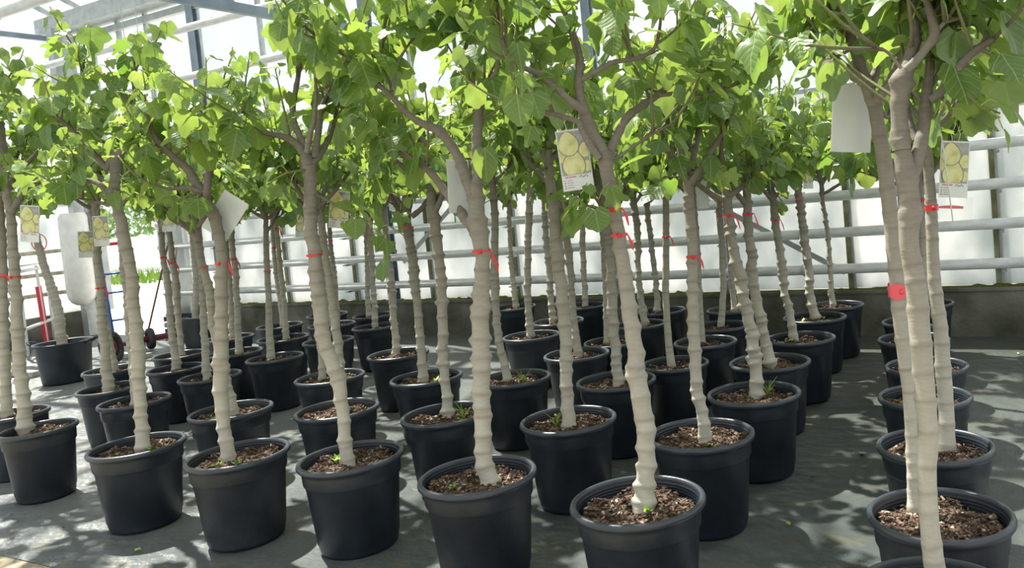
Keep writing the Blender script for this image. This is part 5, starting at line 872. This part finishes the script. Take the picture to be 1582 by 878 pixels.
def tall_tub():
    d = TREES['tub']; px, py, D = d['pot']; R = .27; q = np.random.default_rng(19); s = R/.25
    t = thing('potted_fig_tree', 'fig in a tall square-shouldered black tub against the back wall left of the columns', 'potted tree', (px, py, 0), 0, 'potted fig trees in the greenhouse')
    b = MB()
    def sq(h, r, z, n=40):
        a = np.arange(n)*2*math.pi/n; c, s_ = np.cos(a), np.sin(a); k = (np.abs(c)**5+np.abs(s_)**5)**(-1/5); return np.stack([r*k*c, r*k*s_, np.full(n, z)], 1)
    rs = [(.19, 0), (.20, .02), (.235, .43), (.25, .44), (.255, .47), (.24, .475), (.228, .45), (.225, .36)]
    V = np.concatenate([sq(0, r*s*.92, z) for r, z in rs]); b.add(V, [(i*40+j, i*40+(j+1) % 40, (i+1)*40+(j+1) % 40, (i+1)*40+j) for i in range(len(rs)-1) for j in range(40)]); part('pot', b, M['pot'], t)
    obj('soil', soil_mesh(.205*s, 1, 350), t)
    C4 = np.array(d['trunk']); C4[:, :2] -= [px, py]; tb = MB(); S = woody(tb, C4, 12, q, .018, .1, .4); tr = part('trunk', tb, M['bark'], t)
    lm = MB()
    for j in range(4):
        a = j*1.57+q.uniform(-.3, .3); G = grow(S[-1], [math.cos(a), math.sin(a), .8], .35, q, .6, .15); b = MB(); woody(b, np.column_stack([G, np.linspace(.02, .008, len(G))]), 7, q, .03, .4, .6)
        for _ in range(5):
            Sh = grow(G[int(q.integers(3, 8))], [q.normal(), q.normal(), .8], q.uniform(.25, .4), q, .5, .2, 6); b.tube(Sh, np.linspace(.006, .003, 7), 5, 0, np.stack([np.zeros(7), np.linspace(.6, 1, 7)], 1)); shoot_leaves(lm, Sh, q, 14, .12, .045, .155, 1.5)
        part('branch', b, M['bark'], tr)
    part('foliage', lm, [M['leaf'], M['petiole']], t, True, uv=True)
tall_tub()

def wheel(parent, c, axis, R, w):
    """tyre with hub; axis unit vector"""
    ax = Vector(axis).normalized(); m_ = ax.to_track_quat('Z', 'Y').to_matrix()
    b = MB(); prof = [(R*.55, -w*.35), (R*.62, -w*.5), (R*.9, -w*.5), (R, -w*.25), (R, w*.25), (R*.9, w*.5), (R*.62, w*.5), (R*.55, w*.35)]; b.lathe(prof+[prof[0]], 28)
    b.v = [np.concatenate(b.v) @ np.array(m_).T + np.array(c)]; o = part('tyre', b, M['rubber'], parent)
    b = MB(); b.lathe([(0, -w*.3), (R*.2, -w*.42), (R*.56, -w*.2), (R*.56, w*.2), (R*.2, w*.42), (0, w*.3)], 20); b.v = [np.concatenate(b.v) @ np.array(m_).T + np.array(c)]; part('hub', b, M['dark_red'], o)
def blue_truck():
    t = thing('hand_truck', 'blue tubular hand truck with black wheels and dark red axle standing at the yard door', 'hand truck', (-11.22, 6.75, 0))
    b = MB(); s = np.array([.34, .94, 0]); w = .17
    for sg in (-1, 1): b.tube([np.array([0, 0, .05])+s*w*sg, np.array([-.10, .02, .8])+s*w*sg, np.array([-.2, .04, 1.45])+s*w*sg*.95, np.array([-.26, .05, 1.55])+s*w*sg*.6], .017, 10)
    for z in (.16, .48, .86, 1.12): b.tube([np.array([-.12*z/1.0, .02, z])+s*w*sg for sg in (-1, 1)], .014, 8)
    part('frame', b, M['blue_paint'], t)
    b = MB(); b.box((.10, -.06, .012), (.26, .40, .012), np.array(Matrix.Rotation(-.35, 3, 'Z'))); part('toe_plate', b, M['steel_blue'], t, False)
    b = MB(); b.tube([np.array([-.06, .02, .15])+s*-.30, np.array([-.06, .02, .15])+s*.62], .045, 12); part('axle', b, M['dark_red'], t)
    for sg in (-1, 1): wheel(t, np.array([-.06, .02, .15])+s*.27*sg, s, .15, .08)
    b = MB(); b.tube([np.array([-.26, .05, 1.53])+s*-.12, np.array([-.26, .05, 1.53])+s*.12], .024, 10); part('grip', b, M['red_paint'], t)
blue_truck()
def white_truck():
    t = thing('hand_truck', 'white-framed trolley with two red uprights, beside the left side wall', 'hand truck', (-12.9, 6.3, 0))
    b = MB(); a = np.array([0, 0, 0]); c = np.array([-1.05, .95, 0])
    for p, top in ((a, (-.02, .02, 1.35)), (c*.92, (-1.0, .9, 1.35))): b.tube([np.array(p)+[0, 0, .03], np.array(top)], .022, 10)
    for z in (.42, 1.25): b.tube([a+np.array([0, 0, z]), c*.93+np.array([0, 0, z])], .024, 10)
    b.tube([a+np.array([0, 0, 1.33]), c*.93+np.array([0, 0, 1.33])], .02, 10)
    part('frame', b, M['white_metal'], t)
    for o_ in (.60, .70):
        b = MB(); b.beam(c*o_+np.array([.0, 0, .03]), c*(o_-.06)+np.array([0, 0, .98]), .03, .035); part('upright', b, M['red_paint'], t, False, 'red upright')
    b = MB(); b.beam(c*.65+np.array([0, 0, .03]), c*.60+np.array([0, 0, 1.3]), .03, .03); part('spine', b, M['white_metal'], t, False)
    for o_ in (.1, .85): wheel(t, c*o_+np.array([-.03, -.03, .08]), (.95, 1.05, 0), .08, .04)
white_truck()
t = thing('spare_wheel', 'black rubber barrow wheel lying against the far left tub', 'wheel', (-10.63, 6.15, .215)); wheel(t, (0, 0, 0), (.75, .55, .12), .215, .13)
for nm, a, c, m_, lab in (('broom_handle', (-12.22, 7.60, 0), (.32, .32, 1.42), 'dark_wood', 'dark reddish broom handle leaning on the glass beside the yard door'), ('broom_handle', (-11.75, 7.62, 0), (.06, .30, 1.38), 'wood', 'pale wooden handle leaning beside the dark broom handle')):
    w = MB(); w.tube([(0, 0, 0), c], .014, 8); o = part(nm, w, M[m_], None, loc=a); tag(o, lab, 'broom handle', 'handles leaning by the door')
for i in range(4):
    w = MB(); w.box((0, 0, .045), (.42, .3, .012)); w.box((0, -.15, .075), (.44, .012, .07)); w.box((0, .15, .075), (.44, .012, .07)); w.box((-.215, 0, .075), (.012, .3, .07)); w.box((.215, 0, .075), (.012, .3, .07))
    o = part('plant_tray', w, M['rubber'] if i % 2 else M['steel_blue'], None, False, loc=(-11.3, 7.62, .0+.09*i)); tag(o, 'dark plastic plant tray behind the tall tub, %s in the stack' % ('lowest', 'second from the bottom', 'third from the bottom', 'topmost')[i], 'tray', 'stacked plant trays by the door')
for i, (x, y, L) in enumerate(((-12.0, 5.45, 2.0), (-12.1, 5.75, 1.9), (-10.9, 6.5, .9))):
    w = MB(); w.box((0, 0, .03), (L, .12, .06)); o = part('edging_plank', w, M['concrete_pale'], None, False, loc=(x, y, 0)); tag(o, ('pale edging plank on the floor behind the leftmost pots, nearer of two', 'pale edging plank on the floor behind the leftmost pots, farther of two', 'short pale plank lying beside the blue hand truck')[i], 'plank', 'pale planks on the floor')
# fallen leaf scraps
q = np.random.default_rng(77)
for i, (x, y) in enumerate([(-1.2, 7.5), (-.9, 7.1), (-.2, 7.3), (.1, 6.9), (-1.0, 6.0), (-1.05, 5.2), (-.95, 4.6), (-1.1, 3.6), (-.9, 3.0), (-2.0, 2.35), (-2.6, 2.45), (-1.9, 2.9), (-5.0, 2.5), (-.1, 5.0), (-4.2, 2.45), (-1.15, 4.2)]):
    b = MB(); P, F = LT[14][int(q.integers(4))]; s = q.uniform(.015, .035); b.add(np.column_stack([P*s, .004+.004*np.sin(P[:, 0]*9)]), F); o = part('fallen_leaf', b, M['weed'] if i % 3 else M['soil'], None, loc=(x, y, .004), ); o.rotation_euler.z = q.uniform(0, 6)
    tag(o, 'small dry leaf scrap lying on the dark ground fabric', 'leaf', 'leaf scraps on the floor')
